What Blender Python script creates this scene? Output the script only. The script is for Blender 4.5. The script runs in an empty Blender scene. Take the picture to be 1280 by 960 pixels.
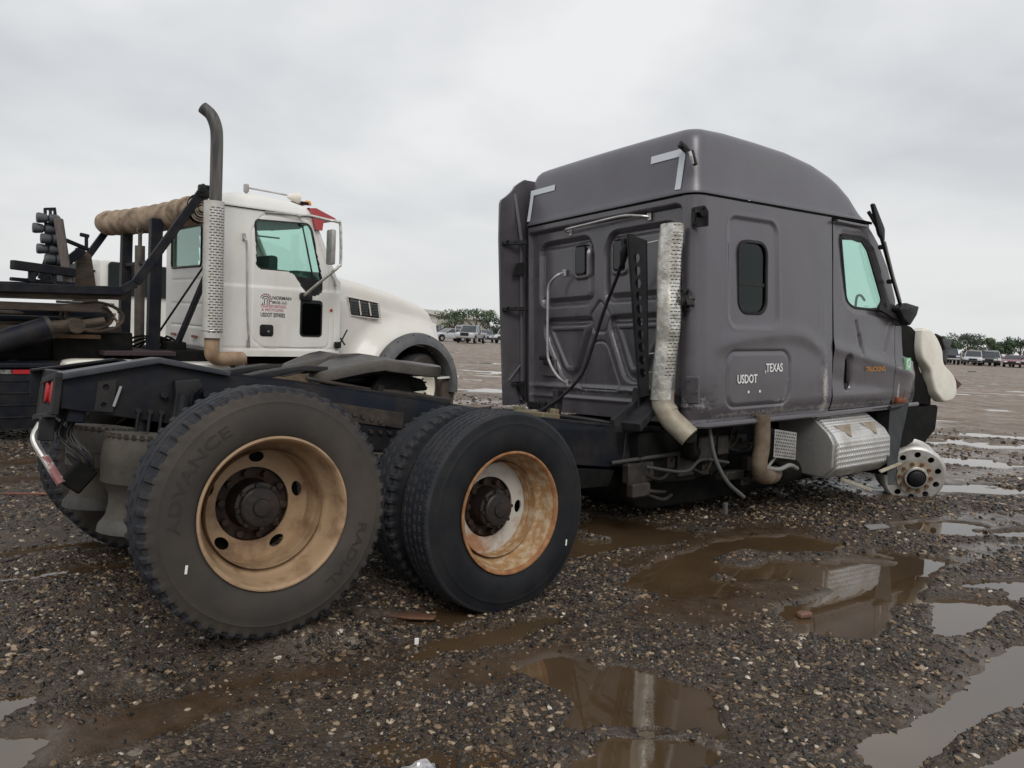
import bpy, bmesh, math, random
import numpy as np
from mathutils import Matrix, Vector
from mathutils.geometry import tessellate_polygon
random.seed(7); RNG=np.random.default_rng(7)
S=bpy.context.scene; COL=S.collection
PI=math.pi
# ------------------------------------------------------------------ camera
CAMH=1.45; FPX=960.0; ROLL=math.radians(2.7); PITCH=math.atan(70/1030)
fw=Vector((0,math.cos(PITCH),-math.sin(PITCH))); r0=Vector((1,0,0)); u0=r0.cross(fw)
rt=math.cos(ROLL)*r0+math.sin(ROLL)*u0; up=-math.sin(ROLL)*r0+math.cos(ROLL)*u0
cd=bpy.data.cameras.new('camera'); cam=bpy.data.objects.new('camera',cd); COL.objects.link(cam)
M=Matrix.Identity(4)
for i in range(3): M[i][0]=rt[i]; M[i][1]=up[i]; M[i][2]=-fw[i]
M[2][3]=CAMH; cam.matrix_world=M
cd.sensor_width=36; cd.lens=FPX/1280*36; cd.clip_start=.05; cd.clip_end=3000; S.camera=cam
# ------------------------------------------------------------------ sky and sun (overcast)
W=bpy.data.worlds.new("World"); S.world=W; W.use_nodes=True; nt=W.node_tree; nt.nodes.clear()
SUN_EL=math.radians(44); SUN_AZ=math.radians(168)
out=nt.nodes.new('ShaderNodeOutputWorld'); sky=nt.nodes.new('ShaderNodeTexSky'); sky.sky_type='NISHITA'; sky.sun_disc=False
sky.sun_elevation=SUN_EL; sky.sun_rotation=SUN_AZ; sky.dust_density=3
b1=nt.nodes.new('ShaderNodeBackground'); b1.inputs[1].default_value=.08; nt.links.new(sky.outputs[0],b1.inputs[0])
tc=nt.nodes.new('ShaderNodeTexCoord'); sx=nt.nodes.new('ShaderNodeSeparateXYZ'); nt.links.new(tc.outputs['Generated'],sx.inputs[0])
mz=nt.nodes.new('ShaderNodeMath'); mz.operation='MAXIMUM'; mz.inputs[1].default_value=0; nt.links.new(sx.outputs[2],mz.inputs[0])
ma=nt.nodes.new('ShaderNodeMath'); ma.operation='ADD'; ma.inputs[1].default_value=.22; nt.links.new(mz.outputs[0],ma.inputs[0])
dx=nt.nodes.new('ShaderNodeMath'); dx.operation='DIVIDE'; dy=nt.nodes.new('ShaderNodeMath'); dy.operation='DIVIDE'
nt.links.new(sx.outputs[0],dx.inputs[0]); nt.links.new(ma.outputs[0],dx.inputs[1]); nt.links.new(sx.outputs[1],dy.inputs[0]); nt.links.new(ma.outputs[0],dy.inputs[1])
cx=nt.nodes.new('ShaderNodeCombineXYZ'); nt.links.new(dx.outputs[0],cx.inputs[0]); nt.links.new(dy.outputs[0],cx.inputs[1])
n1=nt.nodes.new('ShaderNodeTexNoise'); n1.inputs['Scale'].default_value=.85; n1.inputs['Detail'].default_value=5; n1.inputs['Roughness'].default_value=.5; n1.inputs['Distortion'].default_value=.15
nt.links.new(cx.outputs[0],n1.inputs['Vector'])
rp=nt.nodes.new('ShaderNodeValToRGB'); e=rp.color_ramp.elements
e[0].position=.34; e[0].color=(.60,.625,.655,1); e[1].position=.58; e[1].color=(.90,.905,.91,1)
nt.links.new(n1.outputs[0],rp.inputs[0])
hz=nt.nodes.new('ShaderNodeMapRange'); hz.inputs[1].default_value=0; hz.inputs[2].default_value=.30; hz.inputs[3].default_value=.85; hz.inputs[4].default_value=0
nt.links.new(sx.outputs[2],hz.inputs[0])
mx=nt.nodes.new('ShaderNodeMixRGB'); mx.inputs[2].default_value=(.79,.80,.80,1); nt.links.new(hz.outputs[0],mx.inputs[0]); nt.links.new(rp.outputs[0],mx.inputs[1])
b2=nt.nodes.new('ShaderNodeBackground'); b2.inputs[1].default_value=1.0; nt.links.new(mx.outputs[0],b2.inputs[0])
ms=nt.nodes.new('ShaderNodeMixShader'); ms.inputs[0].default_value=.93; nt.links.new(b1.outputs[0],ms.inputs[1]); nt.links.new(b2.outputs[0],ms.inputs[2]); nt.links.new(ms.outputs[0],out.inputs[0])
sl=bpy.data.lights.new('sun','SUN'); sl.energy=1.35; sl.angle=math.radians(25); sl.color=(1,.97,.93)
so=bpy.data.objects.new('sun',sl); COL.objects.link(so)
az=SUN_AZ; sd=Vector((math.sin(az)*math.cos(SUN_EL),math.cos(az)*math.cos(SUN_EL),math.sin(SUN_EL)))
so.rotation_euler=sd.to_track_quat('Z','Y').to_euler()
S.view_settings.view_transform='Standard'; S.view_settings.look='None'; S.view_settings.exposure=0; S.view_settings.gamma=1
# ------------------------------------------------------------------ materials
MATS={}
def mat(name,col,rough=.6,metal=0.,col2=None,scale=4.,amt=.5,bump=0.,bscale=30.,spec=.5,coat=0.,lo=.4,hi=.65,detail=6,r2=None,streak=None,attr=None,attrcol=(.5,.5,.5),bdist=.01):
    if name in MATS: return MATS[name]
    m=bpy.data.materials.new(name); m.use_nodes=True; t=m.node_tree; p=t.nodes['Principled BSDF']
    p.inputs['Base Color'].default_value=(*col,1); p.inputs['Roughness'].default_value=rough; p.inputs['Metallic'].default_value=metal
    p.inputs['Specular IOR Level'].default_value=spec; p.inputs['Coat Weight'].default_value=coat; p.inputs['Coat Roughness'].default_value=.15
    tc=t.nodes.new('ShaderNodeTexCoord'); vec=tc.outputs['Object']
    if streak:
        mp=t.nodes.new('ShaderNodeMapping'); mp.inputs['Scale'].default_value=streak; t.links.new(vec,mp.inputs[0]); vec2=mp.outputs[0]
    else: vec2=vec
    colout=None
    if col2 is not None:
        n=t.nodes.new('ShaderNodeTexNoise'); n.inputs['Scale'].default_value=scale; n.inputs['Detail'].default_value=detail; n.inputs['Roughness'].default_value=.62
        t.links.new(vec2,n.inputs['Vector'])
        r=t.nodes.new('ShaderNodeMapRange'); r.inputs[1].default_value=lo; r.inputs[2].default_value=hi; r.inputs[3].default_value=0; r.inputs[4].default_value=amt
        t.links.new(n.outputs[0],r.inputs[0])
        x=t.nodes.new('ShaderNodeMixRGB'); x.inputs[1].default_value=(*col,1); x.inputs[2].default_value=(*col2,1); t.links.new(r.outputs[0],x.inputs[0])
        colout=x.outputs[0]
        if r2 is not None:
            q=t.nodes.new('ShaderNodeMapRange'); q.inputs[1].default_value=0; q.inputs[2].default_value=max(amt,.01); q.inputs[3].default_value=rough; q.inputs[4].default_value=r2
            t.links.new(r.outputs[0],q.inputs[0]); t.links.new(q.outputs[0],p.inputs['Roughness'])
    if attr:
        a=t.nodes.new('ShaderNodeAttribute'); a.attribute_name=attr
        n3=t.nodes.new('ShaderNodeTexNoise'); n3.inputs['Scale'].default_value=38; n3.inputs['Detail'].default_value=5; n3.inputs['Roughness'].default_value=.7; t.links.new(vec,n3.inputs['Vector'])
        mm=t.nodes.new('ShaderNodeMath'); mm.operation='MULTIPLY_ADD'; mm.inputs[1].default_value=1.6; t.links.new(a.outputs['Fac'],mm.inputs[0])
        ad=t.nodes.new('ShaderNodeMath'); ad.operation='MULTIPLY'; ad.inputs[1].default_value=1.3; t.links.new(n3.outputs[0],ad.inputs[0]); t.links.new(ad.outputs[0],mm.inputs[2])
        mr=t.nodes.new('ShaderNodeMapRange'); mr.inputs[1].default_value=1.05; mr.inputs[2].default_value=1.5; t.links.new(mm.outputs[0],mr.inputs[0])
        x2=t.nodes.new('ShaderNodeMixRGB'); x2.inputs[2].default_value=(*attrcol,1); t.links.new(mr.outputs[0],x2.inputs[0])
        if colout: t.links.new(colout,x2.inputs[1])
        else: x2.inputs[1].default_value=(*col,1)
        colout=x2.outputs[0]
    if colout: t.links.new(colout,p.inputs['Base Color'])
    if bump:
        n2=t.nodes.new('ShaderNodeTexNoise'); n2.inputs['Scale'].default_value=bscale; n2.inputs['Detail'].default_value=4; t.links.new(vec,n2.inputs['Vector'])
        b=t.nodes.new('ShaderNodeBump'); b.inputs['Strength'].default_value=bump; b.inputs['Distance'].default_value=bdist
        t.links.new(n2.outputs[0],b.inputs['Height']); t.links.new(b.outputs[0],p.inputs['Normal'])
    MATS[name]=m; return m
def glass(name,tint,gl=.12,rough=.03,dark=None):
    if name in MATS: return MATS[name]
    m=bpy.data.materials.new(name); m.use_nodes=True; t=m.node_tree; t.nodes.clear()
    o=t.nodes.new('ShaderNodeOutputMaterial'); tr=t.nodes.new('ShaderNodeBsdfTransparent'); tr.inputs[0].default_value=(*tint,1)
    g=t.nodes.new('ShaderNodeBsdfGlossy'); g.inputs['Roughness'].default_value=rough; g.inputs[0].default_value=(.85,.95,.92,1)
    f0=t.nodes.new('ShaderNodeLayerWeight'); f0.inputs[0].default_value=.5; f=t.nodes.new('ShaderNodeMath'); f.operation='POWER'; f.inputs[1].default_value=4.; t.links.new(f0.outputs['Facing'],f.inputs[0]); a=t.nodes.new('ShaderNodeMath'); a.operation='MULTIPLY_ADD'; a.inputs[1].default_value=.7; a.inputs[2].default_value=gl+.03; a.use_clamp=True
    mx=t.nodes.new('ShaderNodeMixShader'); t.links.new(f.outputs[0],a.inputs[0]); t.links.new(a.outputs[0],mx.inputs[0]); t.links.new(tr.outputs[0],mx.inputs[1]); t.links.new(g.outputs[0],mx.inputs[2]); t.links.new(mx.outputs[0],o.inputs[0])
    MATS[name]=m; return m
# ------------------------------------------------------------------ helpers
def rotm(yaw,pitch,roll,o=(0,0,0)):
    cy,sy=math.cos(yaw),math.sin(yaw); cp,sp=math.cos(pitch),math.sin(pitch); cr,sr=math.cos(roll),math.sin(roll)
    R=Matrix(((cy,-sy,0),(sy,cy,0),(0,0,1)))@Matrix(((cp,0,-sp),(0,1,0),(sp,0,cp)))@Matrix(((1,0,0),(0,cr,sr),(0,-sr,cr)))
    R=R.to_4x4(); R.translation=Vector(o); return R
WM={}
def props(o,label=None,cat=None,group=None,kind=None):
    if label: o['label']=label
    if cat: o['category']=cat
    if group: o['group']=group
    if kind: o['kind']=kind
    return o
def thing(name,label,cat,M,group=None):
    o=bpy.data.objects.new(name,None); COL.objects.link(o); o.matrix_basis=M; o.empty_display_size=.2; WM[o]=M.copy()
    return props(o,label,cat,group)
class G:
    def __init__(s): s.v=[]; s.f=[]; s.n=0; s.mi=[]
    def add(s,v,f,mi=0):
        v=np.asarray(v,float).reshape(-1,3); s.v.append(v)
        s.f+= [tuple(int(i)+s.n for i in q) for q in f]; s.mi+=[mi]*len(f); s.n+=len(v); return s
    def xf(s,M):
        A=np.array(M); s.v=[v@A[:3,:3].T+A[:3,3] for v in s.v]; return s
    def join(s,o):
        v=np.concatenate(o.v); return s.add(v,o.f)
def part(name,g,m,parent=None,M=None,label=None,kind=None,ang=35,smooth=True,attrs=None,group=None,cat=None):
    me=bpy.data.meshes.new(name)
    if isinstance(g,G): V=np.concatenate(g.v) if g.v else np.zeros((0,3)); F=g.f; mi=g.mi
    else: V,F=g; mi=None
    me.from_pydata(V.tolist() if isinstance(V,np.ndarray) else V,[],F); me.update()
    if isinstance(m,(list,tuple)):
        for k in m: me.materials.append(k)
        if mi is not None: me.polygons.foreach_set('material_index',mi)
    else: me.materials.append(m)
    if smooth:
        me.shade_smooth(); me.set_sharp_from_angle(angle=math.radians(ang))
    if attrs:
        for k,a in attrs.items():
            at=me.attributes.new(k,'FLOAT','POINT'); at.data.foreach_set('value',np.asarray(a,np.float32))
    o=bpy.data.objects.new(name,me); COL.objects.link(o)
    if M is None: M=WM[parent].copy() if parent else Matrix.Identity(4)
    WM[o]=M.copy()
    if parent: o.parent=parent; o.matrix_basis=WM[parent].inverted()@M
    else: o.matrix_basis=M
    return props(o,label,cat,group,kind)
def dup(o,parent,M):
    c=o.copy(); COL.objects.link(c); WM[c]=M.copy(); c.parent=parent; c.matrix_basis=(WM[parent].inverted()@M) if parent else M
    for k in ('label',):
        pass
    for ch in o.children:
        dup(ch,c,M@WM[o].inverted()@WM[ch])
    return c
_bc={}
def box(c,s,bev=0.,R=None):
    key=(tuple(round(x,4) for x in s),bev)
    if key not in _bc:
        bm=bmesh.new(); bmesh.ops.create_cube(bm,size=1)
        for v in bm.verts: v.co=Vector((v.co.x*s[0],v.co.y*s[1],v.co.z*s[2]))
        if bev>0: bmesh.ops.bevel(bm,geom=list(bm.edges),offset=min(bev,min(s)*.45),segments=2 if bev>.012 else 1,affect='EDGES',profile=.6)
        bm.verts.index_update(); _bc[key]=(np.array([v.co for v in bm.verts]),[[v.index for v in f.verts] for f in bm.faces]); bm.free()
    v,f=_bc[key]; v=v.copy()
    if R is not None: v=v@np.array(R.to_3x3()).T
    return v+np.array(c),f
def bar(p0,p1,w,h,bev=.004,upv=(0,0,1)):
    p0=Vector(p0);p1=Vector(p1); d=p1-p0; L=d.length; x=d.normalized(); z=Vector(upv); y=z.cross(x)
    if y.length<1e-4: y=Vector((0,1,0)).cross(x)
    y.normalize(); z=x.cross(y); R=Matrix((x,y,z)).transposed()
    return box((p0+p1)/2,(L,w,h),bev,R)
def tube(path,r,n=12,caps=True,close=False):
    P=[Vector(p) for p in path]; k=len(P); rs=[r]*k if np.isscalar(r) else list(r)
    V=[];T=[]
    for i in range(k):
        a=P[i-1] if i>0 else P[i]; b=P[i+1] if i<k-1 else P[i]; T.append((b-a).normalized())
    u=T[0].orthogonal().normalized()
    for i in range(k):
        u=(u-T[i]*u.dot(T[i])).normalized(); w=T[i].cross(u)
        for j in range(n):
            a=2*PI*j/n; V.append(P[i]+(u*math.cos(a)+w*math.sin(a))*rs[i])
    F=[(i*n+j,i*n+(j+1)%n,(i+1)*n+(j+1)%n,(i+1)*n+j) for i in range(k-1) for j in range(n)]
    if caps: F+= [tuple(range(n-1,-1,-1)),tuple((k-1)*n+j for j in range(n))]
    return np.array(V),F
def smooth_path(pts,n=8):
    P=[Vector(p) for p in pts]; P=[P[0]*2-P[1]]+P+[P[-1]*2-P[-2]]; o=[]
    for i in range(1,len(P)-2):
        a,b,c,d=P[i-1:i+3]
        for k in range(n):
            t=k/n; o.append(.5*((2*b)+(c-a)*t+(2*a-5*b+4*c-d)*t*t+(3*b-a-3*c+d)*t**3))
    o.append(P[-2]); return o
def lathe(prof,n=48,axis='y',sgn=1,o=(0,0,0),close=False):
    # prof: (r,a) list; axis y: a -> y*sgn
    V=[];k=len(prof)
    for (r,a) in prof:
        for j in range(n):
            t=2*PI*j/n; c,s=r*math.cos(t),r*math.sin(t)
            if axis=='y': V.append((c,a*sgn,s))
            elif axis=='x': V.append((a*sgn,c,s))
            else: V.append((c,s,a*sgn))
    V=np.array(V)+np.array(o)
    F=[(i*n+j,i*n+(j+1)%n,(i+1)*n+(j+1)%n,(i+1)*n+j) for i in range(k-1) for j in range(n)]
    return V,F
def prism(poly,t0,t1,plane='xz',holes=(),bev=0.):
    loops=[list(poly)]+[list(h) for h in holes]
    tri=tessellate_polygon([[Vector((a,b,0)) for a,b in L] for L in loops]); pts=[p for L in loops for p in L]; n=len(pts)
    def m(a,b,t): return (a,t,b) if plane=='xz' else ((t,a,b) if plane=='yz' else (a,b,t))
    V=[m(a,b,t0) for a,b in pts]+[m(a,b,t1) for a,b in pts]
    F=[]; 
    if holes:
        F+=[tuple(q) for q in tri]+[tuple(n+i for i in reversed(q)) for q in tri]
    else: F+=[tuple(range(n)),tuple(reversed(range(n,2*n)))]
    s=0
    for L in loops:
        k=len(L)
        for i in range(k):
            a=s+i;b=s+(i+1)%k; F.append((a,b,b+n,a+n))
        s+=k
    bm=bmesh.new(); vs=[bm.verts.new(v) for v in V]
    for f in F:
        try: bm.faces.new([vs[i] for i in f])
        except ValueError: pass
    bmesh.ops.recalc_face_normals(bm,faces=bm.faces)
    if bev>0:
        bmesh.ops.bevel(bm,geom=[e for e in bm.edges if len(e.link_faces)==2 and e.calc_face_angle(0)>.45],offset=bev,segments=3,affect='EDGES',profile=.5)
    bm.verts.index_update(); r=(np.array([v.co for v in bm.verts]),[[v.index for v in f.verts] for f in bm.faces]); bm.free(); return r
def circ(cx,cy,r,n=16,ry=None): return [(cx+r*math.cos(2*PI*i/n),cy+(ry or r)*math.sin(2*PI*i/n)) for i in range(n)]
def rrect(x0,x1,z0,z1,r,n=5):
    o=[]
    for cx,cz,a in ((x1-r,z1-r,0),(x0+r,z1-r,90),(x0+r,z0+r,180),(x1-r,z0+r,270)):
        for k in range(n+1):
            t=math.radians(a+90*k/n); o.append((cx+r*math.cos(t),cz+r*math.sin(t)))
    return o
def rpoly(P,r,n=4):
    o=[];k=len(P)
    for i in range(k):
        a=Vector(P[i-1]);b=Vector(P[i]);c=Vector(P[(i+1)%k]); rr=min(r,(a-b).length*.45,(c-b).length*.45)
        p=b+(a-b).normalized()*rr; q=b+(c-b).normalized()*rr
        for j in range(n+1):
            t=j/n; v=(1-t)**2*p+2*t*(1-t)*b+t*t*q; o.append((v.x,v.y))
    return o
def gridm(X,Y,Z,keep=None,flip=False):
    nu,nv=X.shape; V=np.stack([X,Y,Z],-1).reshape(-1,3); I=np.arange(nu*nv).reshape(nu,nv)
    q=np.stack([I[:-1,:-1],I[1:,:-1],I[1:,1:],I[:-1,1:]],-1)
    if flip: q=q[...,::-1]
    q=q.reshape(-1,4) if keep is None else q[keep]
    used=np.unique(q); mp=-np.ones(nu*nv,int); mp[used]=np.arange(len(used))
    return V[used],mp[q].tolist(),used
def sdr(x,z,x0,x1,z0,z1,r):
    qx=np.abs(x-(x0+x1)/2)-(x1-x0)/2+r; qz=np.abs(z-(z0+z1)/2)-(z1-z0)/2+r
    return np.hypot(np.maximum(qx,0),np.maximum(qz,0))+np.minimum(np.maximum(qx,qz),0)-r
def sdp(x,z,P):
    P=np.array(P,float); d=np.full(x.shape,1e9); s=np.ones(x.shape); n=len(P)
    for i in range(n):
        a=P[i];b=P[i-1]; e=b-a; wx=x-a[0]; wz=z-a[1]
        t=np.clip((wx*e[0]+wz*e[1])/(e@e),0,1); d=np.minimum(d,(wx-e[0]*t)**2+(wz-e[1]*t)**2)
        c1=z>=a[1];c2=z<b[1];c3=e[0]*wz>e[1]*wx
        s=np.where((c1&c2&c3)|(~c1&~c2&~c3),-s,s)
    return s*np.sqrt(d)
def ss(a,b,x):
    t=np.clip((x-a)/(b-a),0,1); return t*t*(3-2*t)
def vnoise(x,y,seed=0):
    xi=np.floor(x).astype(np.int64); yi=np.floor(y).astype(np.int64); xf=x-xi; yf=y-yi
    def h(a,b):
        n=(a*374761393+b*668265263+seed*1442695041)&0x7fffffff; n=((n^(n>>13))*1274126177)&0x7fffffff; return ((n^(n>>16))&0xffff)/65535.
    u=xf*xf*(3-2*xf); v=yf*yf*(3-2*yf)
    return (h(xi,yi)*(1-u)+h(xi+1,yi)*u)*(1-v)+(h(xi,yi+1)*(1-u)+h(xi+1,yi+1)*u)*v
def fbm(x,y,o=4,seed=0):
    s=0;a=.5
    for i in range(o): s=s+a*vnoise(x,y,seed+i); x=x*2.03+3.1;y=y*2.03+1.7;a*=.5
    return s/(1-.5**o)
def text_geo(txt,size,bold=False,depth=.002,sx=1.,align='LEFT'):
    c=bpy.data.curves.new('t','FONT'); c.body=txt; c.size=size; c.extrude=depth; c.align_x=align; c.resolution_u=3
    if bold: c.offset=size*.018
    o=bpy.data.objects.new('t',c); COL.objects.link(o); dg=bpy.context.evaluated_depsgraph_get(); me=bpy.data.meshes.new_from_object(o.evaluated_get(dg))
    V=np.array([v.co for v in me.vertices])*np.array([sx,1,1]); F=[list(p.vertices) for p in me.polygons]
    bpy.data.objects.remove(o); bpy.data.curves.remove(c); bpy.data.meshes.remove(me); return V,F
def hexn(p,ax,r,h):
    p=Vector(p); ax=Vector(ax).normalized(); return tube([p,p+ax*h],r,6)
# ------------------------------------------------------------------ palette
M_gray=mat('gray_paint',(.086,.079,.092),.27,.25,col2=(.125,.117,.122),scale=2.4,amt=.7,coat=.6,streak=(1.3,1.3,.55),r2=.6,attr='scuff',attrcol=(.42,.40,.37),bump=.05,bscale=3,bdist=.05,lo=.42,hi=.7)
M_grayroof=mat('gray_roof_paint',(.112,.106,.122),.38,.2,col2=(.145,.14,.150),scale=1.3,amt=.6,coat=.15,attr='scuff',attrcol=(.4,.39,.38),bump=.04,bscale=3,bdist=.05)
M_blk=mat('black_frame_paint',(.010,.011,.014),.5,.0,col2=(.045,.040,.035),scale=6,amt=.6,spec=.3,bump=.25,bscale=60,bdist=.004,r2=.75)
M_plas=mat('black_plastic',(.009,.009,.010),.5,col2=(.03,.028,.026),scale=9,amt=.5,spec=.3,bump=.15,bscale=80,bdist=.002)
M_void=mat('black_parts_and_shade',(.005,.005,.005),.8,col2=(.016,.015,.013),scale=10,amt=.5,spec=.15)  # near-black of dark parts, and of the shade filled in under the cab
M_grease=mat('greasy_steel',(.028,.024,.022),.55,.2,col2=(.075,.055,.04),scale=11,amt=.8,bump=.5,bscale=50,bdist=.006,r2=.8)
M_rub=mat('tyre_rubber',(.009,.010,.0125),.7,col2=(.024,.024,.024),scale=5,amt=.6,spec=.22,bump=.2,bscale=90,bdist=.002)
M_rubm=mat('muddy_tyre_rubber',(.034,.029,.025),.8,col2=(.062,.050,.040),scale=3.2,amt=.9,bump=.2,bscale=70,bdist=.003)
M_rubt=mat('tread_rubber',(.018,.020,.026),.7,col2=(.040,.038,.038),scale=8,amt=.6,spec=.28,bump=.2,bscale=80,bdist=.002)
M_rubl=mat('moulded_lettering_rubber',(.026,.022,.020),.8)
M_rimtan=mat('tan_mud_coated_rim',(.36,.245,.145),.62,.05,col2=(.13,.065,.032),scale=8,amt=.85,bump=.2,bscale=60,bdist=.003,lo=.47,hi=.72)
M_rimrust=mat('ochre_rust_rim',(.34,.195,.085),.75,.0,col2=(.50,.41,.29),scale=22,amt=.8,bump=.35,bscale=90,bdist=.003,lo=.46,hi=.62,detail=12)
M_rimwht=mat('white_disc_with_rust_stains',(.50,.475,.43),.6,0,col2=(.30,.13,.045),scale=5,amt=.9,bump=.2,bscale=70,bdist=.003,lo=.52,hi=.68,detail=12)
M_rust=mat('heavy_rust',(.24,.10,.04),.8,.1,col2=(.40,.22,.10),scale=22,amt=.8,bump=.4,bscale=90,bdist=.002,detail=10)
M_hub=mat('dark_rusty_hub',(.030,.020,.016),.7,.2,col2=(.075,.035,.020),scale=14,amt=.7,bump=.3,bscale=50)
M_alu=mat('polished_dull_aluminium',(.44,.43,.415),.45,.7,col2=(.22,.20,.17),scale=9,amt=.7,lo=.45,hi=.7,bump=.1,bscale=40,r2=.65,bdist=.003)
M_chr=mat('stained_chrome',(.70,.69,.65),.28,.85,col2=(.45,.42,.35),scale=7,amt=.75,streak=(2,2,.6),bump=.5,bscale=11,bdist=.02,r2=.6,lo=.4,hi=.62)
M_pipe=mat('tan_exhaust_pipe',(.36,.33,.26),.6,.3,col2=(.20,.15,.10),scale=8,amt=.7,bump=.2,bscale=40,bdist=.004)
M_brown=mat('brown_hot_pipe',(.175,.135,.090),.7,.2,col2=(.085,.055,.035),scale=9,amt=.8,bump=.3,bscale=40,bdist=.004)
M_bag=mat('dusty_airbag_rubber',(.048,.043,.036),.85,col2=(.085,.074,.058),scale=6,amt=.8,bump=.2,bscale=50)
M_steel=mat('bare_steel_bar',(.52,.52,.51),.38,.7,col2=(.3,.27,.23),scale=10,amt=.5)
M_wtape=mat('white_reflective_tape',(.62,.66,.70),.5)
M_wlet=mat('white_lettering',(.74,.74,.73),.6)
M_olet=mat('orange_lettering',(.42,.20,.05),.6)
M_grn=mat('green_sticker',(.25,.55,.33),.5); M_red=mat('red_lens',(.42,.015,.02),.4); M_amb=mat('amber_lens',(.17,.045,.015),.5)
M_cream=mat('cream_plastic_tank',(.80,.77,.68),.6,col2=(.60,.55,.46),scale=4,amt=.5,bump=.1,bscale=12,bdist=.01)
M_int=mat('dark_cab_interior',(.045,.047,.05),.85)
M_gg=glass('green_tinted_glass',(.74,.92,.86),.02); M_dg=glass('dark_privacy_glass',(.10,.11,.12),.0); M_cg=glass('clear_glass',(.90,.95,.93),.02)
M_white=mat('white_truck_paint',(.74,.73,.69),.4,0,col2=(.55,.51,.44),scale=2.2,amt=.55,coat=.3,lo=.45,hi=.72,streak=(1,1,.4),bump=.03,bscale=4,bdist=.04)
M_whood=mat('white_hood_paint',(.68,.66,.615),.42,0,col2=(.58,.53,.46),scale=1.5,amt=.5,coat=.3)
M_fend=mat('gray_rubber_fender',(.075,.078,.082),.6,col2=(.14,.135,.13),scale=5,amt=.6)
M_dred=mat('red_visor_paint',(.42,.045,.05),.4,coat=.3)
M_nvy=mat('dark_blue_black_steel',(.009,.012,.019),.5,.0,col2=(.040,.032,.026),scale=5,amt=.55,spec=.15,bump=.2,bscale=40,bdist=.004)
M_woodst=mat('weathered_brown_steel',(.040,.029,.021),.75,.05,col2=(.095,.066,.043),scale=9,amt=.8,streak=(.6,3,3),bump=.3,bscale=40,bdist=.004)
M_tarp=mat('dirty_tan_tarp',(.36,.27,.19),.9,col2=(.11,.075,.05),scale=5,amt=.95,bump=.4,bscale=22,bdist=.012)
M_shieldw=mat('white_heat_shield',(.58,.57,.54),.5,.2,col2=(.42,.38,.32),scale=6,amt=.6)
M_soot=mat('sooty_pipe',(.045,.044,.045),.6,.2,col2=(.17,.16,.145),scale=5,amt=.85,streak=(2,2,.25))
M_txtb=mat('black_door_lettering',(.05,.05,.05),.6); M_txtr=mat('red_door_lettering',(.50,.13,.17),.6); M_txtm=mat('maroon_emblem',(.22,.06,.08),.6)
def tread_plate():
    m=mat('diamond_plate',(.74,.735,.72),.34,.75,col2=(.36,.33,.29),scale=5,amt=.6,r2=.55); t=m.node_tree; p=t.nodes['Principled BSDF']
    tc=t.nodes.new('ShaderNodeTexCoord'); se=t.nodes.new('ShaderNodeSeparateXYZ'); t.links.new(tc.outputs['Object'],se.inputs[0])
    def mt(op,a,b=None,v=None):
        n=t.nodes.new('ShaderNodeMath'); n.operation=op
        for i,q in enumerate((a,b)):
            if q is None: continue
            if isinstance(q,(int,float)): n.inputs[i].default_value=q
            else: t.links.new(q,n.inputs[i])
        return n.outputs[0]
    K=2*PI/.075; a=mt('MULTIPLY',se.outputs[0],K); b=mt('MULTIPLY',mt('ADD',se.outputs[2],mt('MULTIPLY',se.outputs[1],.9)),K*.9)
    s1=mt('SINE',mt('ADD',a,b)); s2=mt('SINE',mt('SUBTRACT',a,b)); h=mt('MAXIMUM',mt('MULTIPLY',s1,s2),0.); h=mt('POWER',h,.6)
    bu=t.nodes.new('ShaderNodeBump'); bu.inputs['Strength'].default_value=.9; bu.inputs['Distance'].default_value=.006; t.links.new(h,bu.inputs['Height']); t.links.new(bu.outputs[0],p.inputs['Normal'])
    return m
M_plate=tread_plate()
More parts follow.
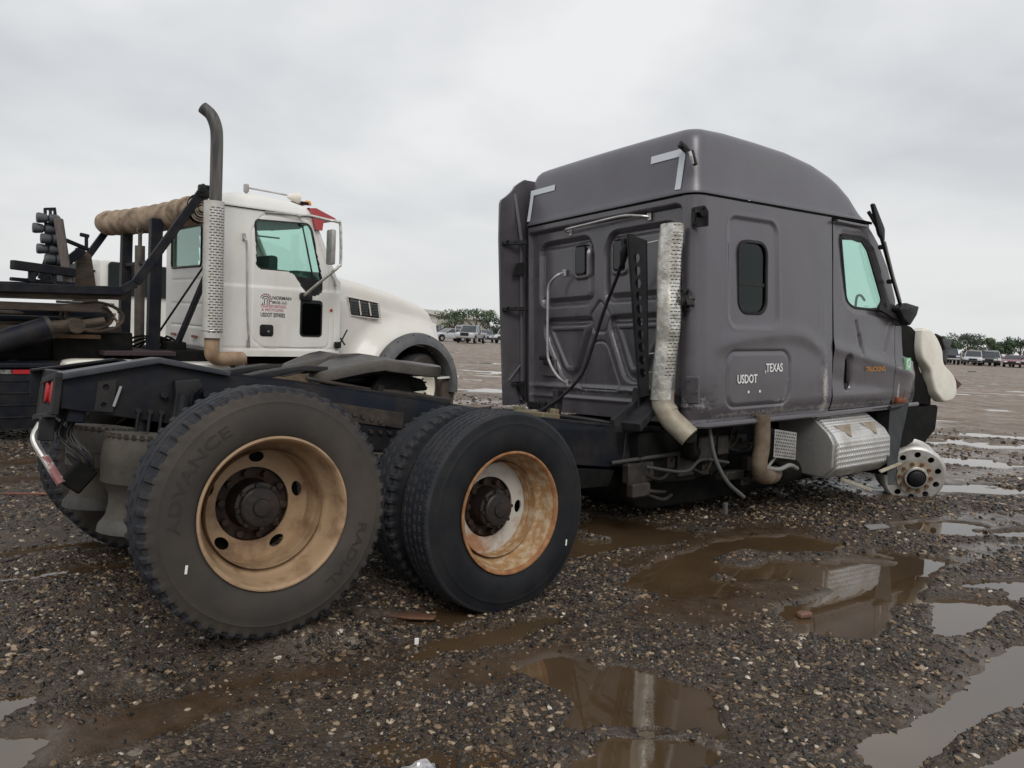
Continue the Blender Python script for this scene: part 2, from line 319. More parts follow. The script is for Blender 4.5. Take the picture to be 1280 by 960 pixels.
# ------------------------------------------------------------------ ground, puddles, gravel
PUD=[('p',[(.60,4.40),(1.18,5.12),(1.6,5.55),(2.17,5.80),(2.52,5.70),(2.32,5.30),(2.07,5.05),(1.87,4.80),(1.42,4.35),(1.0,4.18)],1),
 ('p',[(2.04,5.22),(2.72,5.5),(3.0,5.3),(2.5,4.47),(1.84,3.80),(1.50,3.72),(1.55,4.09),(2.06,4.48),(1.80,4.72)],1),
 ('p',[(.5,5.5),(.69,6.2),(.95,6.1),(1.35,5.9),(1.45,5.56),(.94,5.2),(.35,4.8)],1),
 ('p',[(2.2,3.85),(2.5,4.45),(3.07,4.9),(3.5,4.9),(3.2,4.41),(2.68,4.15),(2.37,3.92)],1),
 ('p',[(3.3,4.5),(2.6,3.85),(2.07,3.35),(1.72,3.02),(1.42,2.80),(1.26,2.50),(1.42,2.55),(1.77,2.82),(2.08,3.08),(2.45,3.4),(3.2,4.0)],1),
 ('p',[(1.5,2.45),(1.9,2.76),(2.3,2.95),(2.2,2.6),(1.8,2.3)],1),
 ('p',[(.08,3.14),(.2,3.32),(.64,3.28),(.84,3.03),(.85,2.8),(.72,2.4),(.3,2.36),(.18,2.68),(.28,2.95)],1),
 ('p',[(-1.8,2.4),(-1.53,2.60),(-1.42,2.56),(-1.4,2.3),(-1.6,2.2)],1),('p',[(-2.0,2.66),(-1.68,2.82),(-1.6,2.74),(-1.75,2.5)],1),
 ('p',[(-1.62,2.68),(-1.33,2.95),(-.81,3.35),(-.25,3.60),(.58,4.12),(.75,4.05),(.15,3.55),(-.5,3.05),(-1.08,2.78),(-1.45,2.56)],.62),
 ('p',[(-3.3,4.3),(-2.7,4.85),(-2.0,4.6),(-2.1,4.2),(-2.7,3.8)],.62),('p',[(-.9,3.6),(-.3,4.0),(.3,4.4),(.1,3.9),(-.5,3.5)],.62),('p',[(-.5,2.75),(.1,2.6),(.2,2.2),(-.6,2.2)],.55),
 ('e',7.4,12.3,1.6,.55,.1,1),('e',6.1,10.1,1.1,.35,.05,1),('e',8.3,13.4,1.5,.35,0,1),('e',5.2,8.2,.9,.3,.2,1),('e',4.7,7.2,.55,.25,.1,1),('e',3.55,6.25,.4,.18,.3,1),('e',9.5,11.2,1.3,.4,0,1),('e',4.2,6.2,.5,.12,.2,1),
 ('e',11.4,19.8,3.6,.30,0,1),('e',16,20.2,3,.25,0,1),('e',20.5,31,4.5,.8,0,1),('e',27,33,5,.8,0,1),('e',16,15.5,3,.4,0,1),('e',-1.2,26.5,3.4,1.3,.02,1),('e',-2.5,34,3,.7,0,1),('e',-.6,18.5,1.6,.35,0,1),('e',-1.6,16.2,2.0,.45,0,1),('e',0,22,2.0,.25,0,1),
 ('e',-1.9,48,5,1.2,0,1),('e',.9,8.1,1.2,.25,.1,1),('e',1.6,9.4,1.3,.3,0,1),('e',-3.5,7.4,1.5,.3,.2,.6),('e',-.1,14.2,1.0,.25,0,1),('e',40,52,9,1.,0,1),('e',3,12,1.6,.4,0,1)]
def pud(x,y):
    wx=x+.22*(fbm(x*1.6,y*1.6,4,11)-.5)+.06*(fbm(x*9,y*9,3,12)-.5); wy=y+.22*(fbm(x*1.6,y*1.6,4,21)-.5)+.06*(fbm(x*9,y*9,3,22)-.5)
    m=np.zeros(x.shape)
    for p in PUD:
        if p[0]=='p':
            P=np.array(p[1]); sel=(x>P[:,0].min()-.7)&(x<P[:,0].max()+.7)&(y>P[:,1].min()-.7)&(y<P[:,1].max()+.7)
            if sel.any():
                d=sdp(wx[sel],wy[sel],p[1])+.16*(fbm(x[sel]*4.,y[sel]*4.,4,67)-.5); isl=.25+.75*ss(.30,.40,fbm(x[sel]*1.9+2,y[sel]*3.1,4,66)); m[sel]=np.maximum(m[sel],p[2]*isl*ss(.10,-.10,d))
        else:
            _,cx,cy,rx,ry,a,s=p; ca,sa=math.cos(a),math.sin(a); ux=wx-cx; uy=wy-cy
            k=max(1,cy/9.); nx=.7*(fbm(x*.9/k,y*3./k,3,31)-.5)
            q=np.hypot((ux*ca+uy*sa)/rx,(-ux*sa+uy*ca)/ry)+nx*1.5+1.1*(fbm(x*3./k,y*9./k,4,35)-.5)
            bk=ss(.36,.46,fbm(x*1.1/k+cx,y*4.5/k,4,55)) if cy>7 else 1.; m=np.maximum(m,s*ss(1.15,.8,q)*bk)
    f=fbm(x*.22,y*1.1,4,77); far=ss(9,14,np.hypot(x,y)); m=np.maximum(m,far*ss(.64,.70,f)*ss(160,60,y))
    return m
def mudm(x,y):
    u=x*.85+y*.53; v=-x*.53+y*.85
    f=fbm(u*.42+3,v*2.1,4,91); g_=fbm(u*.9,v*.9,3,95)
    return ss(.475,.58,f)*ss(.28,.42,g_)
def gh(x,y):
    x=np.asarray(x,float);y=np.asarray(y,float); sh=x.shape; x=np.atleast_1d(x);y=np.atleast_1d(y)
    m=pud(x,y)
    h=.022+.03*(fbm(x*.8,y*.8,3,3)-.45)+.018*(fbm(x*5,y*5,3,5)-.5)
    d=np.hypot((x+.95),(y-3.25)*1.0); h=h+.125*np.exp(-(d/.50)**2*1.1)
    h=np.maximum(h,.010)
    mu=mudm(x,y)*(y<14); h=h*(1-.45*mu)
    h=h*(1-ss(.2,.9,m)) -.055*ss(.45,1,m) + (-.004)*ss(.3,.6,m)
    # wheel ruts beside the tyres
    return h.reshape(sh),m.reshape(sh)
def lines(a,b,lo,hi,d0,g,focus=0.):
    L=[lo]; 
    while L[-1]<hi: L.append(L[-1]+d0)
    o=[lo]
    while o[-1]>a: o.append(o[-1]-max(d0,g*abs(o[-1]-focus)))
    p=[L[-1]]
    while p[-1]<b: p.append(p[-1]+max(d0,g*abs(p[-1]-focus)))
    return np.array(o[::-1]+L[1:]+p[1:])
gx=lines(-900,900,-4,5,.04,.03); gy=lines(-900,1200,2.0,7.0,.035,.013)
GXX,GYY=np.meshgrid(gx,gy,indexing='ij'); GZ,GMM=gh(GXX,GYY)
V,F,_=gridm(GXX,GYY,GZ)
def ground_mat():
    m=bpy.data.materials.new('wet_gravel_and_mud'); m.use_nodes=True; t=m.node_tree; p=t.nodes['Principled BSDF']; L=t.links.new
    tc=t.nodes.new('ShaderNodeTexCoord'); v=tc.outputs['Object']
    def noise(s,d=5,ro=.6,vec=v):
        n=t.nodes.new('ShaderNodeTexNoise'); n.inputs['Scale'].default_value=s; n.inputs['Detail'].default_value=d; n.inputs['Roughness'].default_value=ro; L(vec,n.inputs['Vector']); return n.outputs[0]
    def vor(s,rnd=1,vec=v):
        n=t.nodes.new('ShaderNodeTexVoronoi'); n.inputs['Scale'].default_value=s; n.inputs['Randomness'].default_value=rnd; L(vec,n.inputs['Vector']); return n
    def ramp(f,st):
        r=t.nodes.new('ShaderNodeValToRGB'); el=r.color_ramp.elements
        for i,(q,c) in enumerate(st):
            x=el[i] if i<2 else el.new(q); x.position=q; x.color=(*c,1)
        L(f,r.inputs[0]); return r.outputs[0]
    def mix(f,a,b,bt='MIX'):
        x=t.nodes.new('ShaderNodeMixRGB'); x.blend_type=bt
        if isinstance(f,(int,float)): x.inputs[0].default_value=f
        else: L(f,x.inputs[0])
        for i,q in ((1,a),(2,b)):
            if isinstance(q,tuple): x.inputs[i].default_value=(*q,1)
            else: L(q,x.inputs[i])
        return x.outputs[0]
    def mr(f,a,b,c=0.,d=1.):
        r=t.nodes.new('ShaderNodeMapRange'); r.inputs[1].default_value=a; r.inputs[2].default_value=b; r.inputs[3].default_value=c; r.inputs[4].default_value=d; L(f,r.inputs[0]); return r.outputs[0]
    stc=[(0,(.016,.013,.011)),(.38,(.036,.027,.020)),(.60,(.064,.045,.030)),(.80,(.10,.070,.045)),(.93,(.16,.12,.085)),(1,(.30,.26,.21))]
    a=vor(85); b=vor(32); s1=t.nodes.new('ShaderNodeSeparateColor'); L(a.outputs['Color'],s1.inputs[0]); s2=t.nodes.new('ShaderNodeSeparateColor'); L(b.outputs['Color'],s2.inputs[0])
    c1=ramp(s1.outputs[0],stc); c2=ramp(s2.outputs[1],stc)
    edge=mr(a.outputs['Distance'],.0,.7,1,.35); c1=mix(1.,c1,edge,'MULTIPLY')
    st=mix(mr(noise(6),.45,.6),c1,c2)
    mud=mix(mr(noise(3.3,8),.35,.65),(.034,.022,.013),(.066,.043,.026))
    base=mix(mr(noise(1.6,8,.7),.40,.58),mud,st)
    geo=t.nodes.new('ShaderNodeNewGeometry'); sp=t.nodes.new('ShaderNodeSeparateXYZ'); L(geo.outputs['Position'],sp.inputs[0])
    low=mr(sp.outputs[2],.014,-.004); base=mix(low,base,(.048,.031,.018))
    at=t.nodes.new('ShaderNodeAttribute'); at.attribute_name='mud'; mdn=mr(noise(9,6,.7),.3,.6); mf=t.nodes.new('ShaderNodeMath'); mf.operation='MULTIPLY'; L(at.outputs['Fac'],mf.inputs[0]); L(mr(noise(5,6,.65),.25,.5,.35,1),mf.inputs[1]); mudf=mf.outputs[0]
    base=mix(mudf,base,mix(mdn,(.036,.022,.012),(.070,.044,.026)))
    # pale far gravel: drier, with wet bands, plus grazing sky sheen put into colour
    dist=t.nodes.new('ShaderNodeVectorMath'); dist.operation='LENGTH'; L(geo.outputs['Position'],dist.inputs[0])
    mp=t.nodes.new('ShaderNodeMapping'); mp.inputs['Scale'].default_value=(.12,.5,1); L(v,mp.inputs[0])
    dry_sheen=mix(mr(noise(1.,6,.6,mp.outputs[0]),.35,.65),(.21,.155,.112),(.37,.285,.212)); dry_sheen=mix(.45,dry_sheen,mix(1.,dry_sheen,mix(.5,c2,(.6,.6,.6)),'OVERLAY'))
    dry_sheen=mix(mr(noise(2.6,10,.75),.38,.62,0,.85),dry_sheen,(.125,.093,.070)); dry_sheen=mix(mr(noise(7,9,.75),.56,.66,0,.7),dry_sheen,(.44,.37,.30))
    base=mix(mr(dist.outputs['Value'],8,20,0,.92),base,dry_sheen)
    L(base,p.inputs['Base Color'])
    L(mix(mudf,mix(low,mix(mr(noise(2.2,5),.4,.6),(.42,.42,.42),(.75,.75,.75)),(.22,.22,.22)),mix(mr(noise(7,5),.35,.65),(.14,.14,.14),(.5,.5,.5))),p.inputs['Roughness'])
    bh=mix(.5,a.outputs['Distance'],b.outputs['Distance']); inv=mr(bh,0,1,1,0)
    bp=t.nodes.new('ShaderNodeBump'); bp.inputs['Strength'].default_value=.8; bp.inputs['Distance'].default_value=.012; L(mix(mudf,inv,mr(noise(40,6,.7),0,1,.3,.55)),bp.inputs['Height']); L(bp.outputs[0],p.inputs['Normal'])
    return m
part('ground',(V,F),ground_mat(),attrs={'mud':(mudm(GXX,GYY)*(GYY<16)).reshape(-1)},kind='structure',ang=60,label='wet brown gravel lot with mud, ruts and shallow hollows')
wm=mat('muddy_water',(.060,.038,.020),.025,col2=(.092,.060,.033),scale=1.1,amt=1,spec=.95,bump=.12,bscale=5,bdist=.004)
wx=np.array([[-900.,900.],[-900.,900.]]).T; 
part('puddle_water',([(-900,-900,0),(900,-900,0),(900,1200,0),(-900,1200,0)],[(0,1,2,3)]),wm,kind='structure',smooth=False,label='muddy rain water standing in the hollows of the lot')
# gravel: geometry nodes scatter over a near patch of the lot
def scatter():
    px=lines(-6.5,13,-2.6,3.2,.06,.05); py=lines(1.9,17,2.2,6,.06,.03); X,Y=np.meshgrid(px,py,indexing='ij'); Z,Mk=gh(X,Y)
    # keep a generous wedge of ground in front of the camera
    Vv,Ff,us=gridm(X,Y,Z); xs,ys=Vv[:,0],Vv[:,1]; mk=Mk.reshape(-1)[us]
    patch=ss(.36,.52,fbm(xs*1.25,ys*1.25,4,41)); d=np.hypot(xs,ys)
    wedge=(np.abs(xs)<.92*ys+1.0)*1.; foot=np.array([(ss(.0,.22,np.hypot(xs-fx,ys-fy))) for fx,fy in ((-.95,3.25),)]).min(0)
    dens=(.35+.65*patch)*(1-.93*mudm(xs,ys))*(1-ss(.52,.70,mk)*.985)*wedge*(.35+.65*foot)
    dens=dens*np.interp(d,[2,4,6,9,13,17],[10000,8500,5000,2000,700,0])
    size=np.interp(d,[2,5,9,16],[.0037,.0047,.0075,.0135])
    me=bpy.data.meshes.new('gravel'); me.from_pydata(Vv.tolist(),[],Ff); me.update()
    for k,a in (('dens',dens),('ssize',size)):
        at=me.attributes.new(k,'FLOAT','POINT'); at.data.foreach_set('value',a.astype(np.float32))
    sm=bpy.data.materials.new('wet_pebbles'); sm.use_nodes=True; t=sm.node_tree; p=t.nodes['Principled BSDF']; oi=t.nodes.new('ShaderNodeObjectInfo'); r=t.nodes.new('ShaderNodeValToRGB'); el=r.color_ramp.elements
    st=[(0,(.009,.0075,.0065)),(.36,(.024,.018,.014)),(.54,(.050,.034,.022)),(.66,(.105,.066,.036)),(.74,(.062,.056,.053)),(.86,(.17,.108,.057)),(.94,(.26,.185,.11)),(.982,(.38,.30,.21)),(1,(.60,.54,.46))]
    for i,(q,c) in enumerate(st):
        x=el[i] if i<2 else el.new(q); x.position=q; x.color=(*c,1)
    t.links.new(oi.outputs['Random'],r.inputs[0]); n=t.nodes.new('ShaderNodeTexNoise'); n.inputs['Scale'].default_value=1.6; tc=t.nodes.new('ShaderNodeTexCoord'); t.links.new(tc.outputs['Object'],n.inputs['Vector'])
    mr=t.nodes.new('ShaderNodeMapRange'); mr.inputs[1].default_value=.3; mr.inputs[2].default_value=.7; mr.inputs[3].default_value=.65; mr.inputs[4].default_value=1.15; t.links.new(n.outputs[0],mr.inputs[0])
    mm=t.nodes.new('ShaderNodeMixRGB'); mm.blend_type='MULTIPLY'; mm.inputs[0].default_value=1; t.links.new(r.outputs[0],mm.inputs[1]); t.links.new(mr.outputs[0],mm.inputs[2]); t.links.new(mm.outputs[0],p.inputs['Base Color'])
    p.inputs['Roughness'].default_value=.42
    me.materials.append(sm)
    o=bpy.data.objects.new('gravel',me); COL.objects.link(o); props(o,'loose wet pebbles strewn over the near part of the lot','gravel',None,'stuff')
    ng=bpy.data.node_groups.new('pebble_scatter','GeometryNodeTree'); ng.interface.new_socket('Geometry',in_out='INPUT',socket_type='NodeSocketGeometry'); ng.interface.new_socket('Geometry',in_out='OUTPUT',socket_type='NodeSocketGeometry')
    N=ng.nodes.new; L=ng.links.new; gi=N('NodeGroupInput'); go=N('NodeGroupOutput')
    na=N('GeometryNodeInputNamedAttribute'); na.data_type='FLOAT'; na.inputs['Name'].default_value='dens'
    ds=N('GeometryNodeDistributePointsOnFaces'); L(gi.outputs[0],ds.inputs['Mesh']); L(na.outputs['Attribute'],ds.inputs['Density'])
    j=N('GeometryNodeGeometryToInstance')
    for k in range(5):
        ic=N('GeometryNodeMeshIcoSphere'); ic.inputs['Radius'].default_value=1; ic.inputs['Subdivisions'].default_value=2
        nz=N('ShaderNodeTexNoise'); nz.noise_dimensions='4D'; nz.inputs['W'].default_value=k*7.3; nz.inputs['Scale'].default_value=.75; nz.inputs['Detail'].default_value=1
        sb=N('ShaderNodeVectorMath'); sb.operation='SUBTRACT'; sb.inputs[1].default_value=(.5,.5,.5); L(nz.outputs['Color'],sb.inputs[0])
        sc=N('ShaderNodeVectorMath'); sc.operation='SCALE'; sc.inputs['Scale'].default_value=1.5; L(sb.outputs[0],sc.inputs[0])
        sp=N('GeometryNodeSetPosition'); L(ic.outputs['Mesh'],sp.inputs['Geometry']); L(sc.outputs[0],sp.inputs['Offset'])
        tr=N('GeometryNodeTransform'); tr.inputs['Scale'].default_value=(1.15+.1*(k%3),.95-.06*k,.62+.05*(k%2)); L(sp.outputs[0],tr.inputs['Geometry'])
        smt=N('GeometryNodeSetMaterial'); smt.inputs['Material'].default_value=sm; L(tr.outputs[0],smt.inputs['Geometry']); L(smt.outputs[0],j.inputs[0])
    ip=N('GeometryNodeInstanceOnPoints'); L(ds.outputs['Points'],ip.inputs['Points']); L(j.outputs[0],ip.inputs['Instance']); ip.inputs['Pick Instance'].default_value=True
    rr=N('FunctionNodeRandomValue'); rr.data_type='FLOAT_VECTOR'; rr.inputs[0].default_value=(-.5,-.5,0); rr.inputs[1].default_value=(.5,.5,6.283); rr.inputs['Seed'].default_value=3; L(rr.outputs[0],ip.inputs['Rotation'])
    r2=N('FunctionNodeRandomValue'); r2.data_type='FLOAT'; r2.inputs[2].default_value=0.; r2.inputs[3].default_value=1.; r2.inputs['Seed'].default_value=9
    pw=N('ShaderNodeMath'); pw.operation='POWER'; pw.inputs[1].default_value=5.0; L(r2.outputs[1],pw.inputs[0])
    ml=N('ShaderNodeMath'); ml.operation='MULTIPLY_ADD'; ml.inputs[1].default_value=3.0; ml.inputs[2].default_value=.50; L(pw.outputs[0],ml.inputs[0])
    nb=N('GeometryNodeInputNamedAttribute'); nb.data_type='FLOAT'; nb.inputs['Name'].default_value='ssize'
    m2=N('ShaderNodeMath'); m2.operation='MULTIPLY'; L(ml.outputs[0],m2.inputs[0]); L(nb.outputs['Attribute'],m2.inputs[1]); L(m2.outputs[0],ip.inputs['Scale'])
    L(ip.outputs[0],go.inputs[0])
    md=o.modifiers.new('scatter','NODES'); md.node_group=ng
scatter()
# ================================================================== GRAY SLEEPER TRUCK
GC=rotm(.64,.0285,.047,(1.3336,5.5,.8934)); CF=rotm(.686,-.1115,.045,(-.7338,4.8501,.4609))
M_fit=mat('dark_fitting_metal',(.016,.015,.014),.6,.1,col2=(.05,.038,.03),scale=12,amt=.8)
GT=thing('truck_tractor','wrecked gray sleeper cab truck without front fenders, its two rear axles nearest the camera','truck',Matrix.Translation((.3,5.0,0)))
WID=2.07; ZT=1.605
def taper(z): return .028*np.clip((z-.2)/1.4,0,1)**1.6+.03*np.clip((.10-z)/.12,0,1)**2
def xf(z): return np.interp(z,[-.05,0,.17,.36,.42,.68,.83,1.23,1.42,1.54,1.58,1.62],[3.40,3.42,3.30,3.22,2.95,2.92,2.85,2.67,2.53,2.40,2.33,2.28])
RW=.125
WIN_S=(.50,.845,.765,1.315,.10); DWIN=[(1.885,1.47),(2.25,1.475),(2.37,1.36),(2.655,.87),(2.61,.830),(2.10,.850),(1.99,.910)]
DW=rpoly(DWIN,.07,5)
def relief_side(x,z):
    h=np.zeros(x.shape)
    d=sdr(x,z,.37,.985,.655,1.485,.10); h-=.014*ss(.022,-.022,d)          # recessed window surround
    d2=sdr(x,z,.365,.99,.65,1.49,.10); h+=.004*np.exp(-(d2/.02)**2)
    d=sdr(x,z,.345,1.135,.055,.475,.10); h-=.010*np.exp(-(d/.009)**2)+.003*ss(.03,-.01,d)
    sw=.52+.10*np.sin((x-.2)*1.7)-.25*ss(1.1,1.8,x)*(x-1.1); h+=.010*np.exp(-((z-sw)/.07)**2)*ss(.1,.4,x)*ss(1.75,1.4,x)
    h+=.006*np.exp(-((x-1.60)/.04)**2)*ss(1.1,.7,z)*(fbm(x*20,z*9,3,5)-.2)  # crushed strip ahead of the door seam
    h+=.011*(fbm(x*1.6,z*1.4,2,8)-.5)+.002*(fbm(x*6,z*5,2,9)-.5)
    h-=.03*np.exp(-((x-.1)/.12)**2-((z-.06)/.10)**2)*fbm(x*14,z*14,3,2)
    return h
def relief_door(x,z):
    h=.012*(fbm(x*2.2,z*2.0,3,18)-.5)
    d=sdp(x,z,DW); h-=.012*ss(.07,.0,d)
    h+=.012*np.exp(-((z-(.50-.18*(x-1.8)))/.06)**2); h-=.010*np.exp(-((z-(.22-.12*(x-1.8)))/.10)**2)
    for a,b in (((2.13,.72),(2.2,.5)),((2.19,.60),(2.23,.45)),((2.72,.72),(2.62,.47))):   # creases in the skin
        ax,az=a;bx,bz=b;ex,ez=bx-ax,bz-az; t=np.clip(((x-ax)*ex+(z-az)*ez)/(ex*ex+ez*ez),0,1); h-=.012*np.exp(-(np.hypot(x-ax-ex*t,z-az-ez*t)/.018)**2)
    d=sdr(x,z,1.955,2.065,.13,.435,.05); h-=.028*ss(.012,-.012,d)
    return h
def mir(P): return [(2*1.05-a,b) for a,b in P]
UL=rpoly([(1.14,.88),(1.84,.88),(1.84,1.44),(1.20,1.44),(1.14,1.32)],.10); UR=rpoly([(.24,.88),(1.00,.88),(1.00,1.30),(.93,1.44),(.24,1.44)],.10)
LL=rpoly([(1.78,.76),(1.16,.76),(1.16,.66),(1.34,.24),(1.54,.24),(1.78,.62)],.09); LR=rpoly(mir([(1.78,.76),(1.16,.76),(1.16,.66),(1.34,.24),(1.54,.24),(1.78,.62)]),.09)
DI=rpoly([(1.06,.90),(.94,.78),(.99,.64),(1.13,.64),(1.18,.78)],.03); IU=rpoly([(.80,.16),(1.32,.16),(1.14,.56),(.98,.56)],.07)
def relief_back(y,z):
    h=np.zeros(y.shape)
    d=sdr(y,z,.15,WID-.07,-.2,1.545,.05); h-=.045*ss(.012,-.012,d)
    for P,s in ((UL,1),(UR,1),(LL,1),(LR,1)):
        d=sdp(y,z,P); h-=.046*ss(.004,-.012,d)-.038*ss(-.035,-.070,d)+.014*np.exp(-((d-.004)/.007)**2)
    for P in (LL,LR): h-=.018*ss(-.095,-.105,sdp(y,z,P))
    for P in (DI,IU): d=sdp(y,z,P); h-=.014*np.exp(-((d)/.009)**2)+.006*ss(0,-.02,d)
    for a,b in ((1.19,1.37),(.74,.91)):
        d=sdr(y,z,a,b,1.10,1.40,.04); h+=.020*ss(.012,-.0,d)*1-.040*ss(-.018,-.032,d)
    h+=.020*np.exp(-((z-.165)/.02)**2)*(d*0+1)*ss(.15,.3,y)*ss(2.0,1.9,y)+.012*np.exp(-((z-.075)/.016)**2)
    h+=.005*(fbm(y*2,z*2,2,28)-.5)+.0015*(fbm(y*8,z*8,2,29)-.5)
    return h
def scuff_side(x,z):
    s=.03+.42*np.exp(-((x-1.66)/.05)**2)*ss(1.1,.25,z)*(.35+.85*np.exp(-((z-.18)/.16)**2))
    s+=.24*np.exp(-((x-.06)/.07)**2-((z-.06)/.07)**2)+.25*np.exp(-((x-1.06)/.16)**2-((z-.05)/.03)**2)+.2*np.exp(-((x-1.14)/.02)**2-((z-.25)/.12)**2)+.6*np.exp(-((z+.0)/.03)**2)*ss(0,.3,x)*.5
    s+=.20*np.exp(-((x-.05)/.04)**2)*(.4+.5*np.exp(-((z-.5)/.4)**2))
    s+=.55*np.exp(-((x-2.9)/.02)**2)*ss(.25,.1,z)+.3*np.exp(-((z-(.50-.18*(x-1.8)))/.03)**2)*ss(2.6,2.9,x)
    return s
def sleeper_shell():
    zs=np.concatenate([np.linspace(-.06,1.50,230),np.linspace(1.51,ZT,10)])
    us=np.linspace(0,1,150); arc=np.linspace(0,1,12)[1:-1]; ys=np.linspace(RW,WID-RW,290)
    cols=[]
    XD=1.755
    for u in us: cols.append(('r',XD-(XD-RW)*u))
    for a in arc: cols.append(('c',a))
    for y in ys: cols.append(('b',y))
    for a in arc: cols.append(('d',a))
    for u in np.linspace(0,1,90): cols.append(('l',RW+(XD-RW)*u))
    X=np.zeros((len(cols),len(zs)));Y=X.copy();Z=X.copy();SC=X.copy(); keep=np.ones((len(cols)-1,len(zs)-1),bool); kind=[]
    tp=taper(zs)
    for i,(k,p) in enumerate(cols):
        if k=='r':
            x=np.full(zs.shape,p); h=relief_side(x,zs); X[i]=p; Y[i]=tp-h; SC[i]=scuff_side(x,zs)
        elif k=='c':
            t=p*PI/2; n=np.array([-math.sin(t),-math.cos(t)]); X[i]=RW+n[0]*RW; Y[i]=RW+n[1]*RW+tp*math.cos(t)
            hs=(relief_side(np.full(zs.shape,RW),zs)*math.cos(t)**2+relief_back(np.full(zs.shape,RW),zs)*math.sin(t)**2); X[i]+=n[0]*hs; Y[i]+=n[1]*hs; SC[i]=.05+.25*np.exp(-((zs-.10)/.10)**2)
        elif k=='b': y=np.full(zs.shape,p); X[i]=-relief_back(y,zs); Y[i]=p; SC[i]=.20*np.exp(-((zs-.15)/.05)**2)+.06
        elif k=='d':
            t=p*PI/2; X[i]=RW-math.cos(t)*RW; Y[i]=WID-RW+math.sin(t)*RW-tp*math.sin(t)
        else: X[i]=p; Y[i]=WID-tp; SC[i]=0
        Z[i]=zs
    # window openings: snap the rim of the hole, then drop the faces inside
    U=np.array([[p if k in 'rl' else -9 for k,p in cols]]).T*np.ones((1,len(zs)))
    d=sdr(U,Z,*WIN_S); isr=np.array([[k=='r' for k,p in cols]]).T&(d<9)
    cd=(d[:-1,:-1]+d[1:,:-1]+d[1:,1:]+d[:-1,1:])/4
    rr=np.array([[k in 'rl' for k,p in cols]]).T[:-1]
    keep=~((cd<0)&rr)
    V,F,us_=gridm(X,Y,Z,keep,flip=True)
    return V,F,SC.reshape(-1)[us_]
V,F,sc=sleeper_shell()
shell=part('sleeper_cab',(V,F),M_gray,GT,GC,attrs={'scuff':sc},ang=50)
def door_grid(x0f,x1f,nx,zs,rel,hole=None,side=1,scf=None):
    u=np.linspace(0,1,nx); X=np.zeros((nx,len(zs)));Z=X+zs[None,:]
    a=x0f(zs);b=x1f(zs); X=a[None,:]+(b-a)[None,:]*u[:,None]; X=np.maximum(X,a[None,:]); h=rel(X,Z); tp=taper(Z)
    nose=.10*ss(2.9,3.5,X)**1.5+.0*X
    Y=tp-h+nose
    if side<0: Y=WID-Y
    keep=None
    if hole is not None:
        d=sdp(X,Z,hole); cdd=(d[:-1,:-1]+d[1:,:-1]+d[1:,1:]+d[:-1,1:])/4; keep=cdd>0
    V,F,us_=gridm(X,Y,Z,keep,flip=(side<0)); s=(scf(X,Z) if scf else X*0).reshape(-1)[us_]
    return V,F,s
zd=np.linspace(-.035,1.575,150); XH=lambda z: np.minimum(xf(z),2.80)
V,F,sc=door_grid(lambda z:z*0+1.768,XH,100,zd,relief_door,DW,1,scuff_side)
door=part('cab_door',(V,F),M_gray,GT,GC,attrs={'scuff':sc},ang=50)
V,F,sc=door_grid(lambda z:z*0+1.768,XH,40,np.linspace(-.035,1.575,50),lambda x,z:x*0,DW,-1)
part('cab_door',(V,F),M_gray,GT,GC,attrs={'scuff':sc},ang=50)
zq=np.linspace(-.045,.70,60)
V,F,sc=door_grid(lambda z:z*0+2.808,lambda z:np.maximum(xf(z),2.81),44,zq,relief_door,None,1,scuff_side)
part('cowl_side_panel',(V,F),M_gray,GT,GC,attrs={'scuff':sc},ang=50)
# lower sill lip, gasket lines
g=G(); g.add(*tube([(0.02,.10,-.055),(.03,.04,-.06),(.12,.012,-.065),(1.75,.012,-.062),(3.3,.03,-.055)],.022,8)); part('side_sill',g,M_gray,GT,GC)
g=G(); g.add(*box((1.812,.052,.765),(.135,.022,1.65))); g.add(*bar((1.761,.03,1.588),(2.25,.03,1.584),.03,.012,0)); part('door_gap_seal',g,M_void,GT,GC)
g=G(); g.add(*bar((2.804,.03,-.04),(2.804,.03,.72),.03,.010,0)); part('panel_gap_seal',g,M_void,GT,GC)
# drip channel above the door
g=G(); g.add(*bar((1.77,-.008,1.572),(2.24,-.006,1.566),.03,.022)); part('drip_rail',g,M_gray,GT,GC)
# windows
def win(P,y,m,name,parent,th=.006):
    return part(name,prism(P,y,y+th),m,parent,GC,smooth=False)
fr=part('sleeper_window',prism(rrect(.49,.855,.755,1.325,.11),.012,.030,holes=[rrect(.515,.83,.78,1.30,.09)],bev=.004),M_plas,GT,GC)
win(rrect(.51,.835,.775,1.305,.09),.030,M_dg,'window_pane',fr); win(rrect(.51,.835,.775,1.305,.09),WID-.03,M_dg,'window_pane',fr)
part('vent_bar',prism([(.525,.975),(.815,.975),(.815,1.0),(.525,1.0)],.020,.034),M_plas,fr,GC)
g=G(); g.add(*tube([(a,.030,b) for a,b in DW+[DW[0]]],.016,8,False)); ds=part('window_seal',g,M_plas,door,GC)
win(rpoly(DWIN,.06),.032,M_gg,'window_pane',door); 
g=G(); g.add(*prism(rpoly([(2.25,1.485),(2.42,1.40),(2.55,1.20),(2.735,.88),(2.68,.82),(2.50,.85),(2.58,.93),(2.32,1.36),(2.21,1.44)],.03),.016,.030)); g.add(*prism(rpoly([(1.89,1.475),(2.24,1.485),(2.20,1.425),(2.08,1.44),(1.93,1.43)],.01),.016,.030)); part('window_edge_trim',g,M_plas,door,GC)
g=G(); g.add(*prism(rrect(1.962,2.058,.138,.428,.045),.022,.032)); g.add(*prism(rrect(1.982,2.040,.19,.40,.025),.0,.016,bev=.006)); g.add(*bar((2.01,.02,.21),(2.01,.008,.21),.03,.03)); part('door_handle',g,M_plas,door,GC)
